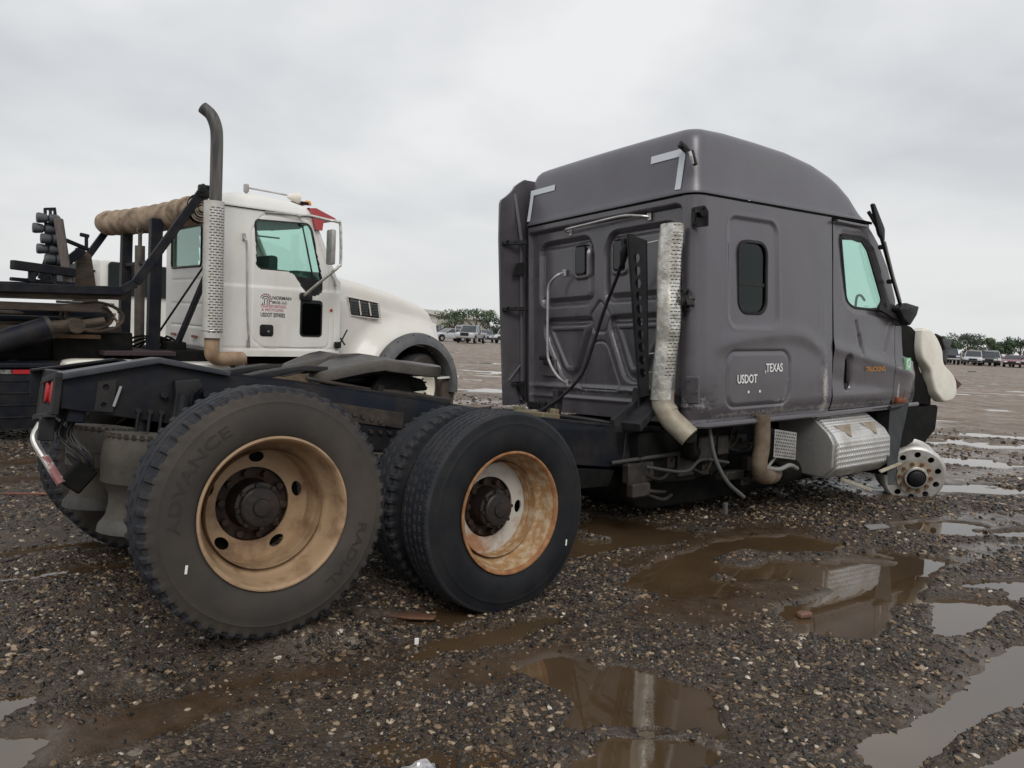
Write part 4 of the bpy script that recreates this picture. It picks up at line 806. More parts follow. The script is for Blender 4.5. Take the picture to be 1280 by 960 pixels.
g=G(); g.add(*prism(rpoly([(-1.53,.50),(-1.42,.52),(-1.40,.48),(-1.44,.44),(-1.44,.30),(-1.52,.30),(-1.52,.44)],.01),-.50,-.445,bev=.006)); g.add(*tube([(-1.48,-.49,.44),(-1.48,-.49,.22)],.030,12)); 
for a,b in ((-1.56,.43),(-1.37,.45),(-1.35,.44)): g.add(*hexn((a,-.44,b),(0,-1,0),.018,.03))
part('leveling_valve',g,M_blk,GT,CF)
g=G()
for i in range(4): g.add(*hexn((-1.66+i*.05,-.44,.345),(0,-1,0),.013,.022)); g.add(*tube([(-1.66+i*.05,-.455,.34),(-1.66+i*.05,-.455,.25)],.007,6))
part('rail_bolts',g,M_blk,GT,CF)
g=G()
for i in range(6): g.add(*hexn((-.62+i*.055,-.44,.43-.01*i),(0,-1,0),.016,.022))
for i in range(5): g.add(*hexn((-.45+i*.06,-.44,.33),(0,-1,0),.013,.018))
g.add(*prism([(-.70,.47),(-.25,.45),(-.25,.36),(-.70,.38)],-.452,-.442)); part('rail_bolts',g,M_grease,GT,CF)
# tail lamp bracket
TL=CF@Matrix.Translation((-1.99,-.44,.40))@Matrix.Rotation(math.radians(0),4,'Z')
hl=[rrect(.09,.145,-.055,.06,.015),rrect(.20,.255,-.045,.07,.015)]
g=G(); g.add(*prism(rpoly([(-.01,-.10),(.36,-.14),(.34,.0),(.33,.04),(-.01,.075)],.012),-.012,0,'yz',holes=[rrect(.05,.29,-.065,.045,.02)],bev=0))
g.add(*bar((0,-.01,.07),(0,.34,.035),.03,.03)); g.add(*bar((-.01,-.01,-.10),(-.01,.36,-.14),.04,.025)); g.add(*bar((0,.345,.03),(0,.355,-.13),.03,.03)); g.add(*bar((0,0,.07),(0,0,-.10),.03,.03))
tb=part('tail_lamp_bracket',g,M_blk,GT,TL,ang=30)
part('lamp_recess',prism([(.04,-.075),(.30,-.085),(.30,.04),(.04,.055)],.035,.045,'yz'),M_void,tb,TL)
for yy in (.10,.225): part('tail_lamp',prism(circ(yy,-.008,.030,14,.052),-.010,.02,'yz',bev=.006),M_red,tb,TL)
# bent mudflap hanger and hanging wiring
g=G(); g.add(*bar((-2.0,-.36,.28),(-2.0,-.36,.18),.06,.04)); g.add(*bar((-2.0,-.30,.28),(-1.9,-.30,.20),.04,.04)); part('hanger_bracket',g,M_blk,GT,CF)
g=G(); g.add(*tube(smooth_path([(-2.01,-.27,.25),(-2.03,-.28,.18),(-1.99,-.34,.10),(-1.94,-.40,.02)],5),.016,10)); hb=part('mudflap_bar',g,M_steel,GT,CF)
g=G(); g.add(*tube([(-1.99,-.335,.105),(-1.925,-.415,.0)],.019,10)); part('red_bar_sleeve',g,mat('faded_red_sleeve',(.22,.08,.08),.5,col2=(.5,.47,.45),scale=14,amt=.8,lo=.5,hi=.55),hb,CF)
g=G(); g.add(*box((-1.86,-.40,.03),(.10,.04,.12),.008,Matrix.Rotation(.6,3,'Y'))); part('hanging_lamp_block',g,M_void,GT,CF)
g=G()
for s in range(7):
    a=RNG.random(4); g.add(*tube(smooth_path([(-1.93+.05*a[0],-.38+.1*a[1],.30),(-1.95+.08*a[2],-.36,.20),(-1.88+.07*a[3],-.40,.12),(-1.84+.04*a[1],-.38,.02+.06*a[0]),(-1.90,-.3,.12)],4),.006,6))
part('loose_wires',g,M_plas,GT,CF)
# air springs
def airbag(x,y,zt,zb,r=.145):
    V,F=lathe([(.02,zt+.015),(r*.9,zt+.012),(r*.95,zt),(r*.93,zt-.01),(r,zt-.04),(r*1.02,zt-.12),(r*1.0,zb+.10),(r*.97,zb+.02),(r*.80,zb-.01),(r*.72,zb-.04),(r*.70,zb-.08),(r*.74,zb-.13),(r*.86,zb-.18),(r*.88,zb-.20),(.02,zb-.20)],36,'z',1,(x,y,0))
    o=part('air_spring',(V,F),M_bag,GT,CF)
    V,F=lathe([(r*.70,zb-.125),(r*.90,zb-.175),(r*.92,zb-.205),(.02,zb-.21)],36,'z',1,(x,y,0)); part('spring_piston',(V,F),mat('gray_piston',(.038,.036,.034),.7,col2=(.10,.092,.08),scale=8,amt=.6),o,CF)
    g=G()
    for i in range(30):
        t=2*PI*i/30; g.add(*box((x+r*.96*math.cos(t),y+r*.96*math.sin(t),zt+.004),(.014,.014,.018),0))
    part('crimp_ring',g,M_grease,o,CF,smooth=False)
airbag(-1.62,-.45,.23,.0,.165); airbag(-1.62,.38,.20,-.02,.165); airbag(-.38,-.42,.20,.0); airbag(-.38,.42,.20,.0)
for x in (-1.272,0):
    g=G(); V,F=lathe([(.065,-1.0),(.07,-.9),(.075,-.4),(.12,-.25),(.21,-.12),(.23,0),(.21,.12),(.12,.25),(.075,.4),(.07,.9),(.065,1.0)],24,'y',1,(x,0,0)); g.add(V,F); g.add(*tube([(x,0,0),(x+.3,0,.04)],[.16,.06],16))
    for y in (-.46,.46): g.add(*bar((x-.40,y,-.06),(x+.45,y,.12),.09,.05)); g.add(*box((x,y,0),(.18,.12,.2),.02))
    part('drive_axle',g,M_grease,GT,CF)
    for y in (-.52,.52):
        g=G(); g.add(*tube([(x-.12,y,.10),(x-.12,y,.42)],.032,12)); g.add(*tube([(x-.12,y,-.06),(x-.12,y,.12)],.045,12)); part('shock_absorber',g,M_blk,GT,CF)
    for y in (-.62,.62):
        g=G(); V,F=lathe([(0,0),(.07,0),(.09,.02),(.09,.08),(.10,.09),(.09,.1),(.09,.17),(.06,.19),(0,.19)],20,'y',1,(x+.22,y-.09,.05)); g.add(V,F); part('brake_chamber',g,M_blk,GT,CF)
# fifth wheel
def fifth():
    # horseshoe plate: outline in x (forward) / y, V slot at the tail
    P=[(.12,-.20),(.12,.20),(.04,.36),(-.10,.46),(-.34,.46),(-.54,.38),(-.72,.28),(-.74,.16),(-.54,.05),(-.30,.03),(-.26,0),(-.30,-.03),(-.54,-.05),(-.74,-.16),(-.72,-.28),(-.54,-.38),(-.34,-.46),(-.10,-.46),(.04,-.36)]
    P=rpoly(P,.06,4); V,F=prism(P,-.045,.020,'xy',bev=.008)
    x=V[:,0]; V[:,2]+=.745-.50*np.clip(-.40-x,0,1)**1.15-.015*(np.abs(V[:,1])/.4)**2+.055*(V[:,1]+.3)
    return V,F
fw_=part('fifth_wheel_plate',fifth(),mat('greasy_plate',(.055,.050,.046),.42,.2,col2=(.10,.085,.070),scale=7,amt=.8,bump=.4,bscale=30,bdist=.006,r2=.7),GT,CF)
g=G()
for y in (-.33,.33):
    g.add(*prism([(-.42,.55),(-.36,.70),(-.20,.705),(-.14,.55)],y-.03,y+.03,bev=.01))
    g.add(*prism([(-.55,.62),(-.40,.70),(.0,.71),(.03,.69),(-.10,.675),(-.34,.66)],y-.01,y+.01,bev=.004))
g.add(*box((-.25,0,.545),(.45,.8,.03),.01)); part('plate_saddle',g,M_void,fw_,CF)
g=G(); g.add(*prism(rpoly([(-.40,.60),(-.22,.68),(-.04,.66),(.0,.60),(-.15,.57)],.02),-.30,.30,bev=.01)); part('locking_jaw',g,M_void,fw_,CF)
g=G(); g.add(*tube([(-.80,-.30,.585),(-.35,-.33,.56)],.011,8)); g.add(*tube([(-.35,-.33,.56),(.10,-.36,.53)],.034,12)); g.add(*box((-.36,-.33,.57),(.06,.06,.07),.01)); part('slide_release_rod',g,M_grease,GT,CF)
for y in (-.20,.30):
    V,F=prism([(-1.10,.565),(-1.0,.60),(-.80,.655),(-.66,.665),(-.66,.635),(-.82,.62),(-1.0,.56)],y-.07,y+.07,bev=.006); part('trailer_ramp',(V,F),M_blk,GT,CF)
g=G()
for y in (-.36,.36): g.add(*box((-.40,y,.545),(1.0,.10,.03),.005))
part('slide_rails',g,M_blk,GT,CF)
# hoses and pipes lying across the frame behind the cab
g=G(); g.add(*tube(smooth_path([(.95,.55,.50),(1.15,.30,.525),(1.35,.0,.53),(1.55,-.25,.52),(1.75,-.36,.50)],6),.018,8)); g.add(*tube([(1.0,.5,.50),(1.06,.42,.52)],.030,10)); part('frame_hose',g,M_plas,GT,CF)
g=G(); g.add(*box((1.25,.1,.52),(.18,.35,.05),.01)); g.add(*box((1.2,.25,.55),(.07,.08,.05),.01)); g.add(*box((1.32,-.02,.55),(.06,.06,.06),.01)); part('valve_block',g,mat('olive_valve_block',(.14,.13,.08),.6,col2=(.2,.12,.06),scale=10,amt=.7),GT,CF)
g=G(); g.add(*box((1.35,0,.50),(.5,.84,.02),.004)); part('deck_plate',g,M_blk,GT,CF)
g=G(); g.add(*prism(rpoly([(1.60,.28),(1.52,.55),(1.90,.80),(1.96,.80),(1.80,.30)],.02),-.44,-.40,bev=.005)); g.add(*prism([(1.60,.53),(1.95,.83),(1.95,.78),(1.62,.48)],-.62,-.40)); g.add(*bar((1.72,-.42,.20),(1.72,-.42,.55),.12,.05)); part('cab_support_gusset',g,M_blk,GT,CF)
g=G(); g.add(*bar((1.75,-.40,.42),(1.72,.9,.50),.05,.05)); g.add(*box((1.80,-.42,.65),(.10,.08,.30),.01)); g.add(*box((1.75,.42,.62),(.08,.06,.25),.01)); part('cab_crossbeam',g,M_blk,GT,CF)
g=G(); g.add(*prism([(.8,.18),(1.6,.18),(1.55,.06),(1.1,.02),(.9,.06)],-.43,-.30,bev=.008)); g.add(*box((.82,-.38,.08),(.08,.1,.14),.01)); part('underslung_bracket',g,M_void,GT,CF)
for z in (.16,.14):
    pass
# ------------------------------------------------------------------ wheels
def tyre(kind,n=480):
    w=.135; side=[(.308,-.080),(.314,-.104),(.320,-.118),(.328,-.124),(.34,-.130),(.36,-.1365),(.385,-.140),(.41,-.140),(.435,-.137),(.455,-.131),(.462,-.1315),(.468,-.127),(.485,-.123),(.498,-.119),(.508,-.116),(.515,-.113),(.520,-.108)]
    tr=[(.525,a) for a in np.linspace(-.102,.102,41)]
    prof=side+tr+[(r,-a) for r,a in side[::-1]]; P=np.array(prof); k=len(P); th=np.linspace(0,2*PI,n,endpoint=False)
    r=P[:,0][:,None]+0*th; a=P[:,1][:,None]+0*th; u=np.clip(a/.105,-1.3,1.3)
    def tri(x): return 2*np.abs(x-np.floor(x+.5))
    dep=np.zeros(r.shape); intr=(P[:,0]>.522)[:,None]
    if kind=='lug':
        Nn=52
        for u0,ph in ((-.55,0),(0.,.5),(.55,0)):
            c=u0+.10*(tri(th[None,:]*Nn/2/PI+ph)-.5); dep=np.maximum(dep,.014*ss(.075,.035,np.abs(u-c))*intr)
        ph=(th[None,:]*Nn/2/PI)%1; notch=ss(.30,.24,np.abs(ph-.5))*ss(.62,.74,np.abs(u)); 
        dep=np.maximum(dep,.011*notch*(P[:,0]>.505)[:,None]); a=a*(1-.045*notch*((P[:,0]>.485)&(P[:,0]<.5225))[:,None])
    elif kind=='rib':
        Nn=64
        for u0 in (-.62,-.22,.22,.62):
            c=u0+.09*(tri(th[None,:]*Nn/2/PI+(u0>0)*.5)-.5); dep=np.maximum(dep,.016*ss(.080,.045,np.abs(u-c))*intr)
        ph=(th[None,:]*130/2/PI)%1; sp=ss(.16,.10,np.abs(ph-.5))*ss(.84,.9,np.abs(u))*(np.abs(u)<1.02); dep=np.maximum(dep,.004*sp)
    else:
        Nn=44
        for u0,ph in ((-.5,0),(.0,.5),(.5,0)):
            c=u0+.22*(tri(th[None,:]*Nn/2/PI+ph)-.5); dep=np.maximum(dep,.015*ss(.08,.04,np.abs(u-c))*intr)
        ph=(th[None,:]*Nn/2/PI)%1; notch=ss(.14,.10,np.abs(ph-.5))*ss(.72,.80,np.abs(u)); dep=np.maximum(dep,.015*notch*(P[:,0]>.51)[:,None])
    r=r-dep; r=r+.0008*np.sin(P[:,0]*900)[:,None]*(P[:,0]<.5)[:,None]
    X=r*np.cos(th); Z=r*np.sin(th); V=np.stack([X,a,Z],-1).reshape(-1,3)
    I=np.arange(k*n).reshape(k,n); J=np.roll(I,-1,1); q=np.stack([I[:-1],J[:-1],J[1:],I[1:]],-1).reshape(-1,4)
    rr=P[:,0]; mi=np.repeat(((rr[:-1]>.50)&(rr[1:]>.50)).astype(int),n)
    g=G(); g.add(V,q.tolist()); g.mi=mi.tolist(); return g
def rim_outer():
    prof=[(.318,-.120),(.321,-.127),(.319,-.132),(.312,-.133),(.306,-.128),(.300,-.112),(.294,-.085),(.289,-.06),(.284,-.035),(.276,-.015),(.262,.005),(.254,.022),(.250,.035),(.2495,.070)]
    V,F=lathe(prof,96,'y'); 
    # back side of the barrel
    V2,F2=lathe([(.25,.035),(.262,.03),(.29,-.03),(.305,-.10),(.318,-.120)],64,'y'); g=G(); g.add(V,F); g.add(V2,F2); return g
def rim_disc(yr=.035,yc=.065,nh=5,hr=.207,ha=(.036,.024),ph=.3,rin=.163,rout=.250):
    hol=[]
    for i in range(nh):
        t=ph+2*PI*i/nh; c,s=math.cos(t),math.sin(t); pts=[]
        for q in range(20):
            a=2*PI*q/20; lx=ha[1]*math.cos(a); ly=ha[0]*math.sin(a); pts.append(((hr+lx)*c-ly*s,(hr+lx)*s+ly*c))
        hol.append(pts)
    hol.append(circ(0,0,rin,40)); V,F=prism(circ(0,0,rout,72),0,.010,'xz',holes=hol)
    r=np.hypot(V[:,0],V[:,2]); V[:,1]+=yc-.004; return V,F
def center_disc(y0=.080,m=0):
    g=G(); V,F=lathe([(.166,y0-.012),(.163,y0),(.160,y0+.012),(.10,y0+.012),(.085,y0+.006)],48,'y'); g.add(V,F); return g
def hub_geo(y0=.085):
    g=G(); V,F=lathe([(.112,y0+.02),(.110,y0),(.100,y0-.02),(.094,y0-.07),(.102,y0-.075),(.102,y0-.088),(.088,y0-.092),(.086,y0-.115),(.078,y0-.122),(.040,y0-.126),(.036,y0-.136),(0,y0-.138)],40,'y'); g.add(V,F)
    for i in range(8):
        t=2*PI*i/8+.2; g.add(*hexn((.094*math.cos(t),y0-.09,.094*math.sin(t)),(0,-1,0),.011,.018))
    return g
def make_wheel(name,x,yc,tk,rimm,discm,rust,spin,side=-1,dish=True,tm=None,nh=5,dd=0.,ph=.3):
    Mw=CF@Matrix.Translation((x,yc,0))@(Matrix.Identity(4) if side<0 else Matrix.Rotation(PI,4,'Z'))@Matrix.Rotation(spin,4,'Y')
    g=rim_outer(); w=part(name,g,rimm,GT,Mw,ang=40)
    part('tyre',tyre(tk),[tm or M_rub,M_rubt],w,Mw,ang=28)
    if dish:
        Md=Mw@Matrix.Translation((0,dd,0)); part('wheel_disc',rim_disc(nh=nh,ph=ph),discm,w,Md,ang=40); part('mounting_face',center_disc(),M_hub,w,Md); part('axle_hub',hub_geo(),M_hubk,w,Md)
        if dd>0: part('rim_barrel',lathe([(.251,-.02),(.2515,.062+dd),(.240,.064+dd)],72,'y'),rimm,w,Mw)
        for i in range(10):
            t=2*PI*i/10; c,s=.132*math.cos(t),.132*math.sin(t)
            if i==0: nut0=part('wheel_nut',hexn((.138,.088,0),(0,-1,0),.016,.035),M_hub,w,Md)
            else: dup(nut0,w,Md@Matrix.Rotation(t,4,'Y'))
    return w,Mw
M_hubk=mat('black_greasy_hub',(.016,.014,.014),.5,.2,col2=(.05,.03,.02),scale=14,amt=.6,bump=.3,bscale=50)
wA,MA=make_wheel('drive_wheel',-1.272,-1.075,'lug',M_rimtan,M_rimtan,None,0,tm=M_rubm,dd=.070,ph=math.radians(-52)); part('brake_drum',lathe([(0,.19),(.235,.19),(.235,.36),(0,.36)],36,'y'),M_void,wA,MA); wA['label']='rear wheel with tan mud coated rim'
wB,MB=make_wheel('drive_wheel',0,-1.075,'rib',M_rimrust,M_rimwht,None,0,tm=M_rub,nh=2,ph=.02,dd=.012); wB['label']='wheel with white rim streaked with rust'
g=G(); V,F=lathe([(.3195,-.124),(.3215,-.129),(.319,-.1338),(.311,-.1342),(.305,-.129),(.2995,-.113)],96,'y'); g.add(V,F); part('rusty_rim_lip',g,M_rust,wB,MB)
g=G(); V,F=lathe([(.264,.0012),(.2535,.0195),(.2495,.031)],72,'y'); g.add(V,F); part('rust_ring',g,M_rust,wB,MB)
def inner(x,side,tk,tm):
    Mw=CF@Matrix.Translation((x,side*.735,0))@(Matrix.Identity(4) if side>0 else Matrix.Rotation(PI,4,'Z'))
    g=rim_outer(); w=part('inner_wheel',g,M_hub,GT,Mw); part('tyre',tyre(tk,360),[tm,M_rubt],w,Mw,ang=28)
    g=G(); V,F=lathe([(.0,.02),(.15,.02),(.25,.035)],40,'y'); g.add(V,F); part('brake_drum',g,M_hub,w,Mw); return w
inner(0,-1,'lug',M_rub); inner(-1.272,1,'lug',M_rubm); inner(0,1,'lug',M_rub)
for x in (-1.272,0):
    src=wA; M2=CF@Matrix.Translation((x,1.075,0))@Matrix.Rotation(PI,4,'Z')
    dup(src,GT,M2)
# moulded lettering on the tyre wall
def arc_text(txt,r0,ang0,size,parent,Mw,sp=1.,flip=False,m=M_rubl):
    V,F=text_geo(txt,size,True,.0012); x=V[:,0]*sp; y=V[:,1]
    if not flip: t=ang0-x/r0; r=r0+y
    else: t=ang0+x/r0; r=r0-y
    yy=-np.interp(r,[.34,.36,.385,.41,.435,.455],[.130,.1365,.140,.140,.137,.131])-.0002-V[:,2]
    part('moulded_lettering',(np.stack([r*np.cos(t),yy,r*np.sin(t)],-1),F),m,parent,Mw,smooth=False)
MA0=CF@Matrix.Translation((-1.272,-1.075,0))
arc_text('ADVANCE',.385,math.radians(192),.062,wA,MA0,1.55); arc_text('RADIAL',.385,math.radians(-5),.058,wA,MA0,1.5)
def chalk(r,t,parent,Mw): 
    g=G(); g.add(*box((r*math.cos(t),-.142,r*math.sin(t)),(.010,.002,.034),.001)); part('chalk_mark',g,M_wlet,parent,Mw)
chalk(.40,math.radians(212),wA,MA0); chalk(.43,math.radians(-22),wB,CF@Matrix.Translation((0,-1.075,0)))
M_alud=mat('scratched_gray_aluminium',(.62,.61,.59),.45,.6,col2=(.36,.33,.29),scale=7,amt=.8,bump=.1,bscale=40,bdist=.003)
# bare aluminium steer wheel
Rs=Matrix.Translation((4.00,7.60,.255))@Matrix.Rotation(math.radians(-10),4,'Z')@Matrix.Rotation(math.radians(10),4,'X')
g=G(); V,F=lathe([(.262,-.152),(.276,-.146),(.288,-.132),(.295,-.118),(.295,-.105),(.282,-.098),(.272,-.075),(.268,-.04),(.262,-.02),(.262,.03),(.27,.07),(.285,.095),(.297,.105),(.297,.118),(.285,.122)],72,'y'); g.add(V,F)
Rs=Rs@Matrix.Scale(1.02,4)
sw=part('steer_wheel',g,M_alud,GT,Rs,ang=40)
hol=[circ(.213*math.cos(2*PI*i/10+.3),.213*math.sin(2*PI*i/10+.3),.029,16) for i in range(10)]+[circ(0,0,.105,32)]
V,F=prism(circ(0,0,.264,64),-.012,.0,'xz',holes=hol); r=np.hypot(V[:,0],V[:,2]); V[:,1]+=-.142; part('wheel_disc',(V,F),M_alud,sw,Rs,ang=40)
V,F=prism(circ(0,0,.165,48),-.004,.0,'xz',holes=[circ(0,0,.106,32)]); V[:,1]+=-.178; part('mounting_face',(V,F),mat('dusty_hub_face',(.42,.38,.30),.6,.4,col2=(.3,.2,.12),scale=14,amt=.6),sw,Rs)
part('brake_drum',lathe([(0,-.06),(.25,-.06),(.25,.09),(0,.09)],36,'y'),M_void,sw,Rs)
V,F=lathe([(.108,-.15),(.106,-.20),(.100,-.215),(.085,-.218),(.078,-.21),(.074,-.235),(.060,-.245),(0,-.248)],36,'y'); part('hub_cap',(V,F),M_plas,sw,Rs)
V,F=lathe([(.110,-.16),(.109,-.21),(.102,-.219),(.088,-.2205)],36,'y'); part('hub_collar',(V,F),M_chr,sw,Rs)
for i in range(10):
    t=2*PI*i/10; 
    if i==0: nn=part('wheel_nut',hexn((.137,-.178,0),(0,-1,0),.017,.028),mat('rusty_nut',(.20,.09,.045),.7,.3,col2=(.1,.06,.04),scale=30,amt=.8),sw,Rs)
    else: dup(nn,sw,Rs@Matrix.Rotation(t,4,'Y'))
M2=Matrix.Translation((2.75,8.75,.32))@Matrix.Rotation(math.radians(150),4,'Z')@Matrix.Scale(.93,4); dup(sw,GT,M2)
# debris on the lot
def gz(x,y): return float(gh(np.array([x]),np.array([y]))[0][0])
def debris(name,label,cat,g,m,x,y,rz=0,dz=0.,**k):
    return part(name,g,m,None,Matrix.Translation((x,y,max(gz(x,y),0)+dz))@Matrix.Rotation(rz,4,'Z'),label=label,cat=cat,**k)
debris('metal_plate','flat rusty brown metal scrap lying in mud between the two near tyres','scrap',prism(rpoly([(-.11,-.02),(.0,-.04),(.12,-.035),(.13,.01),(.02,.045),(-.08,.03)],.01),0,.012,'xy',bev=.003),mat('rusty_scrap',(.10,.05,.03),.6,col2=(.16,.08,.04),scale=12,amt=.7),-.45,3.72,.0,.012)
V,F=prism(rpoly([(-.040,-.022),(.036,-.025),(.042,.014),(-.014,.028),(-.044,.014)],.01),0,.034,'xy',bev=.012); debris('brick_fragment','reddish brown chunk of brick lying in the puddle under the tread plate box','brick',(V,F),mat('wet_red_brick',(.17,.085,.06),.6,bump=.5,bscale=60,bdist=.004,col2=(.1,.05,.04),scale=20,amt=.6),1.62,4.02,.4,.0)
g=G(); n=14; xs_=np.linspace(-1,1,n); X,Y=np.meshgrid(xs_,xs_,indexing='ij'); Z=.03*fbm(X*2+5,Y*2,3,4)*2*(1-np.clip(np.hypot(X,Y),0,1)**2)+.004; V,F,_=gridm(X*.055,Y*.035,Z); debris('plastic_wrap','crumpled clear plastic scrap at the bottom edge of the picture','litter',(V,F),mat('clear_crinkled_plastic',(.45,.45,.46),.15,spec=.9,col2=(.08,.07,.07),scale=40,amt=.9),-.24,2.40,.3,.012)
debris('broken_stake','thin reddish wooden stake lying on gravel left of the rearmost tyre','stick',bar((-.28,0,.012),(.28,0,.012),.018,.014,.003),mat('red_wood',(.20,.07,.05),.7,col2=(.1,.05,.04),scale=9,amt=.7),-3.55,5.80,.15,.01)
debris('white_chip','small white plastic chip on mud in front of the second tyre','litter',box((0,0,.01),(.02,.008,.03),.002),M_wlet,-.38,3.42,.3,.01)
debris('metal_flap','pale bent sheet metal piece lying under the tread plate box','scrap',prism(rpoly([(-.14,-.05),(.10,-.06),(.15,.03),(-.06,.06)],.01),0,.01,'xy'),M_alu,2.95,6.05,.5,.01)
# ================================================================== WHITE HOIST TRUCK
WC=rotm(.72,.0066,-.0065,(-3.7445,9.7176,.9989)); WW=2.13
WTk=thing('hoist_truck','white roll off hoist truck with rolled tan tarp and tall exhaust stack','truck',Matrix.Translation((-3.4,10.2,0)))
def wprof(z): # front edge of the cab side
    return np.interp(z,[-.03,1.02,1.08,1.75,1.90],[1.70,1.70,1.62,1.335,1.27])
ZD=1.87
def cab_w():
    zs=np.concatenate([np.linspace(-.03,ZD,120)]); us=np.linspace(0,1,120); r=.07; cols=[('r',u) for u in us]+[('c',a) for a in np.linspace(0,1,10)[1:-1]]+[('b',y) for y in np.linspace(r,WW-r,120)]+[('d',a) for a in np.linspace(0,1,10)[1:-1]]+[('l',u) for u in np.linspace(0,1,60)]
    X=np.zeros((len(cols),len(zs)));Y=X.copy();Z=X+zs; K=[]
    tp=.05*ss(1.0,1.9,zs)**1.2
    for i,(k,p) in enumerate(cols):
        if k=='r':
            x=wprof(zs)-(wprof(zs)-r)*p; h=relw(x,zs); X[i]=x;Y[i]=tp-h
        elif k=='c': t=p*PI/2; X[i]=r-math.sin(t)*r; Y[i]=r-math.cos(t)*r+tp*math.cos(t)
        elif k=='b': y=np.full(zs.shape,p); X[i]=-relwb(y,zs); Y[i]=p
        elif k=='d': t=p*PI/2; X[i]=r-math.cos(t)*r; Y[i]=WW-r+math.sin(t)*r-tp*math.sin(t)
        else: x=r+(wprof(zs)-r)*p; X[i]=x; Y[i]=WW-tp
    kk=np.array([k for k,p in cols]); U=X.copy()
    side=np.isin(kk,['r','l'])[:,None]; d=np.where(side,sdp(X,Z,WDW),9); db=np.where((kk=='b')[:,None],np.minimum(sdr(Y,Z,*WB1),sdr(Y,Z,*WB2)),9)
    d=np.minimum(d,db); cd=(d[:-1,:-1]+d[1:,:-1]+d[1:,1:]+d[:-1,1:])/4
    return gridm(X,Y,Z,cd>0,flip=True)
WDP=[(.50,1.735),(1.21,1.765),(1.26,1.70),(1.425,1.02),(1.42,.86),(1.33,.80),(1.20,.80),(1.10,.94),(1.0,1.08),(.93,1.10),(.52,1.11),(.48,1.15),(.48,1.70)]
WDW=rpoly(WDP,.04)
WB1=(.62,1.80,1.13,1.66,.06); WB2=(5,6,0,1,.1)
WDOOR=rpoly([(.425,1.60),(.425,.20),(.60,.07),(1.54,.09),(1.54,1.05),(1.27,1.83),(.58,1.83)],.10)
def relw(x,z):
    d=sdp(x,z,WDOOR); h=-.012*np.exp(-(d/.009)**2); h+=.012*ss(.90,.86,z)*1.+.006*(fbm(x*2,z*2,3,61)-.5)
    h-=.010*np.exp(-((z-.075)/.012)**2); h-=.012*np.exp(-((x-1.615)/.006)**2)*ss(1.02,.98,z)
    return h
def relwb(y,z):
    h=.006*(fbm(y*2,z*2,3,71)-.5)
    for zz in (.95,.62,.32): h-=.010*np.exp(-((z-zz)/.008)**2)*ss(.3,.35,y)*ss(WW-.3,WW-.35,y)
    h-=.02*ss(.06,.02,z); return h
V,F,_=cab_w(); cabw=part('cab_body',(V,F),M_white,WTk,WC,ang=45)
# roof cap
def wplan(ins):
    x0,x1,y0,y1=ins-.01,1.285-ins*.4,.045+ins,WW-.045-ins; r=.09; o=[]
    for x in np.linspace(x1,x0+r,40)[:-1]: o.append((x,y0))
    for t in np.linspace(1.5*PI,PI,9): o.append((x0+r+r*math.cos(t),y0+r+r*math.sin(t)))
    for y in np.linspace(y0+r,y1-r,40)[1:-1]: o.append((x0,y))
    for t in np.linspace(PI,.5*PI,9): o.append((x0+r+r*math.cos(t),y1-r+r*math.sin(t)))
    for x in np.linspace(x0+r,x1,40)[1:]: o.append((x,y1))
    return np.array(o)
rows=[]
for ins,hf in ((-.012,-.06),(-.016,.02),(-.008,.12),(.01,.35),(.04,.6),(.09,.82),(.16,.93),(.28,.98),(.5,1.0),(.9,1.02),(1.0,1.02)):
    P=wplan(ins); tz=np.interp(P[:,0],[0,.25,.57,1.0,1.3],[2.02,2.065,2.08,2.06,1.99])+.05*(1-((P[:,1]-WW/2)/(WW/2))**2); rows.append(np.stack([P[:,0],P[:,1],1.885+hf*(tz-1.885)],-1))
R_=np.array(rows); V,F,_=gridm(R_[...,0],R_[...,1],R_[...,2]); wroof=part('roof',(V,F),M_white,WTk,WC,ang=60)
g=G(); P=wplan(-.004); g.add(*tube([(x,y,1.872) for x,y in P],.009,6)); part('roof_seam',g,M_plas,wroof,WC)
# windows
part('window_pane',prism(rpoly(WDP,.03),.03,.035),M_gg,cabw,WC,smooth=False); part('window_pane',prism(rpoly(WDP,.03),WW-.05,WW-.045),M_gg,cabw,WC,smooth=False)
g=G(); g.add(*tube([(a,.022+.03*float(ss(1,1.9,b)),b) for a,b in WDW+[WDW[0]]],.018,8,False)); part('window_seal',g,M_plas,cabw,WC)
g=G(); g.add(*prism(rpoly([(1.0,1.06),(1.42,1.02),(1.42,.86),(1.33,.80),(1.20,.80),(1.09,.94)],.03),.014,.026)); part('window_lower_trim',g,M_plas,cabw,WC)
g=G(); g.add(*bar((1.13,.04,1.72),(1.30,.03,1.03),.015,.022)); part('vent_window_bar',g,M_plas,cabw,WC)
g=G(); g.add(*prism([(.5,1.60),(.5,1.735),(1.2,1.76),(1.1,1.69),(.8,1.64)],.07,.08)); g.add(*box((.72,.3,1.56),(.4,.02,.02))); part('sun_visor',g,M_int,cabw,WC)
pb=part('rear_window',prism(rrect(.62,1.80,1.13,1.66,.06),.02,.025,'yz'),M_gg,cabw,WC,smooth=False)
g=G(); g.add(*tube([(-.004,a,b) for a,b in rrect(.61,1.81,1.12,1.67,.06)+[rrect(.61,1.81,1.12,1.67,.06)[0]]],.017,8,False)); part('window_seal',g,M_plas,pb,WC)
wsh=G(); wsh.add([(1.27,.10,1.87),(1.66,.08,1.06),(1.74,WW/2,1.06),(1.66,WW-.08,1.06),(1.27,WW-.10,1.87),(1.34,WW/2,1.89)],[(0,1,2,5),(5,2,3,4)]); part('windshield',wsh,M_cg,WTk,WC,ang=80)
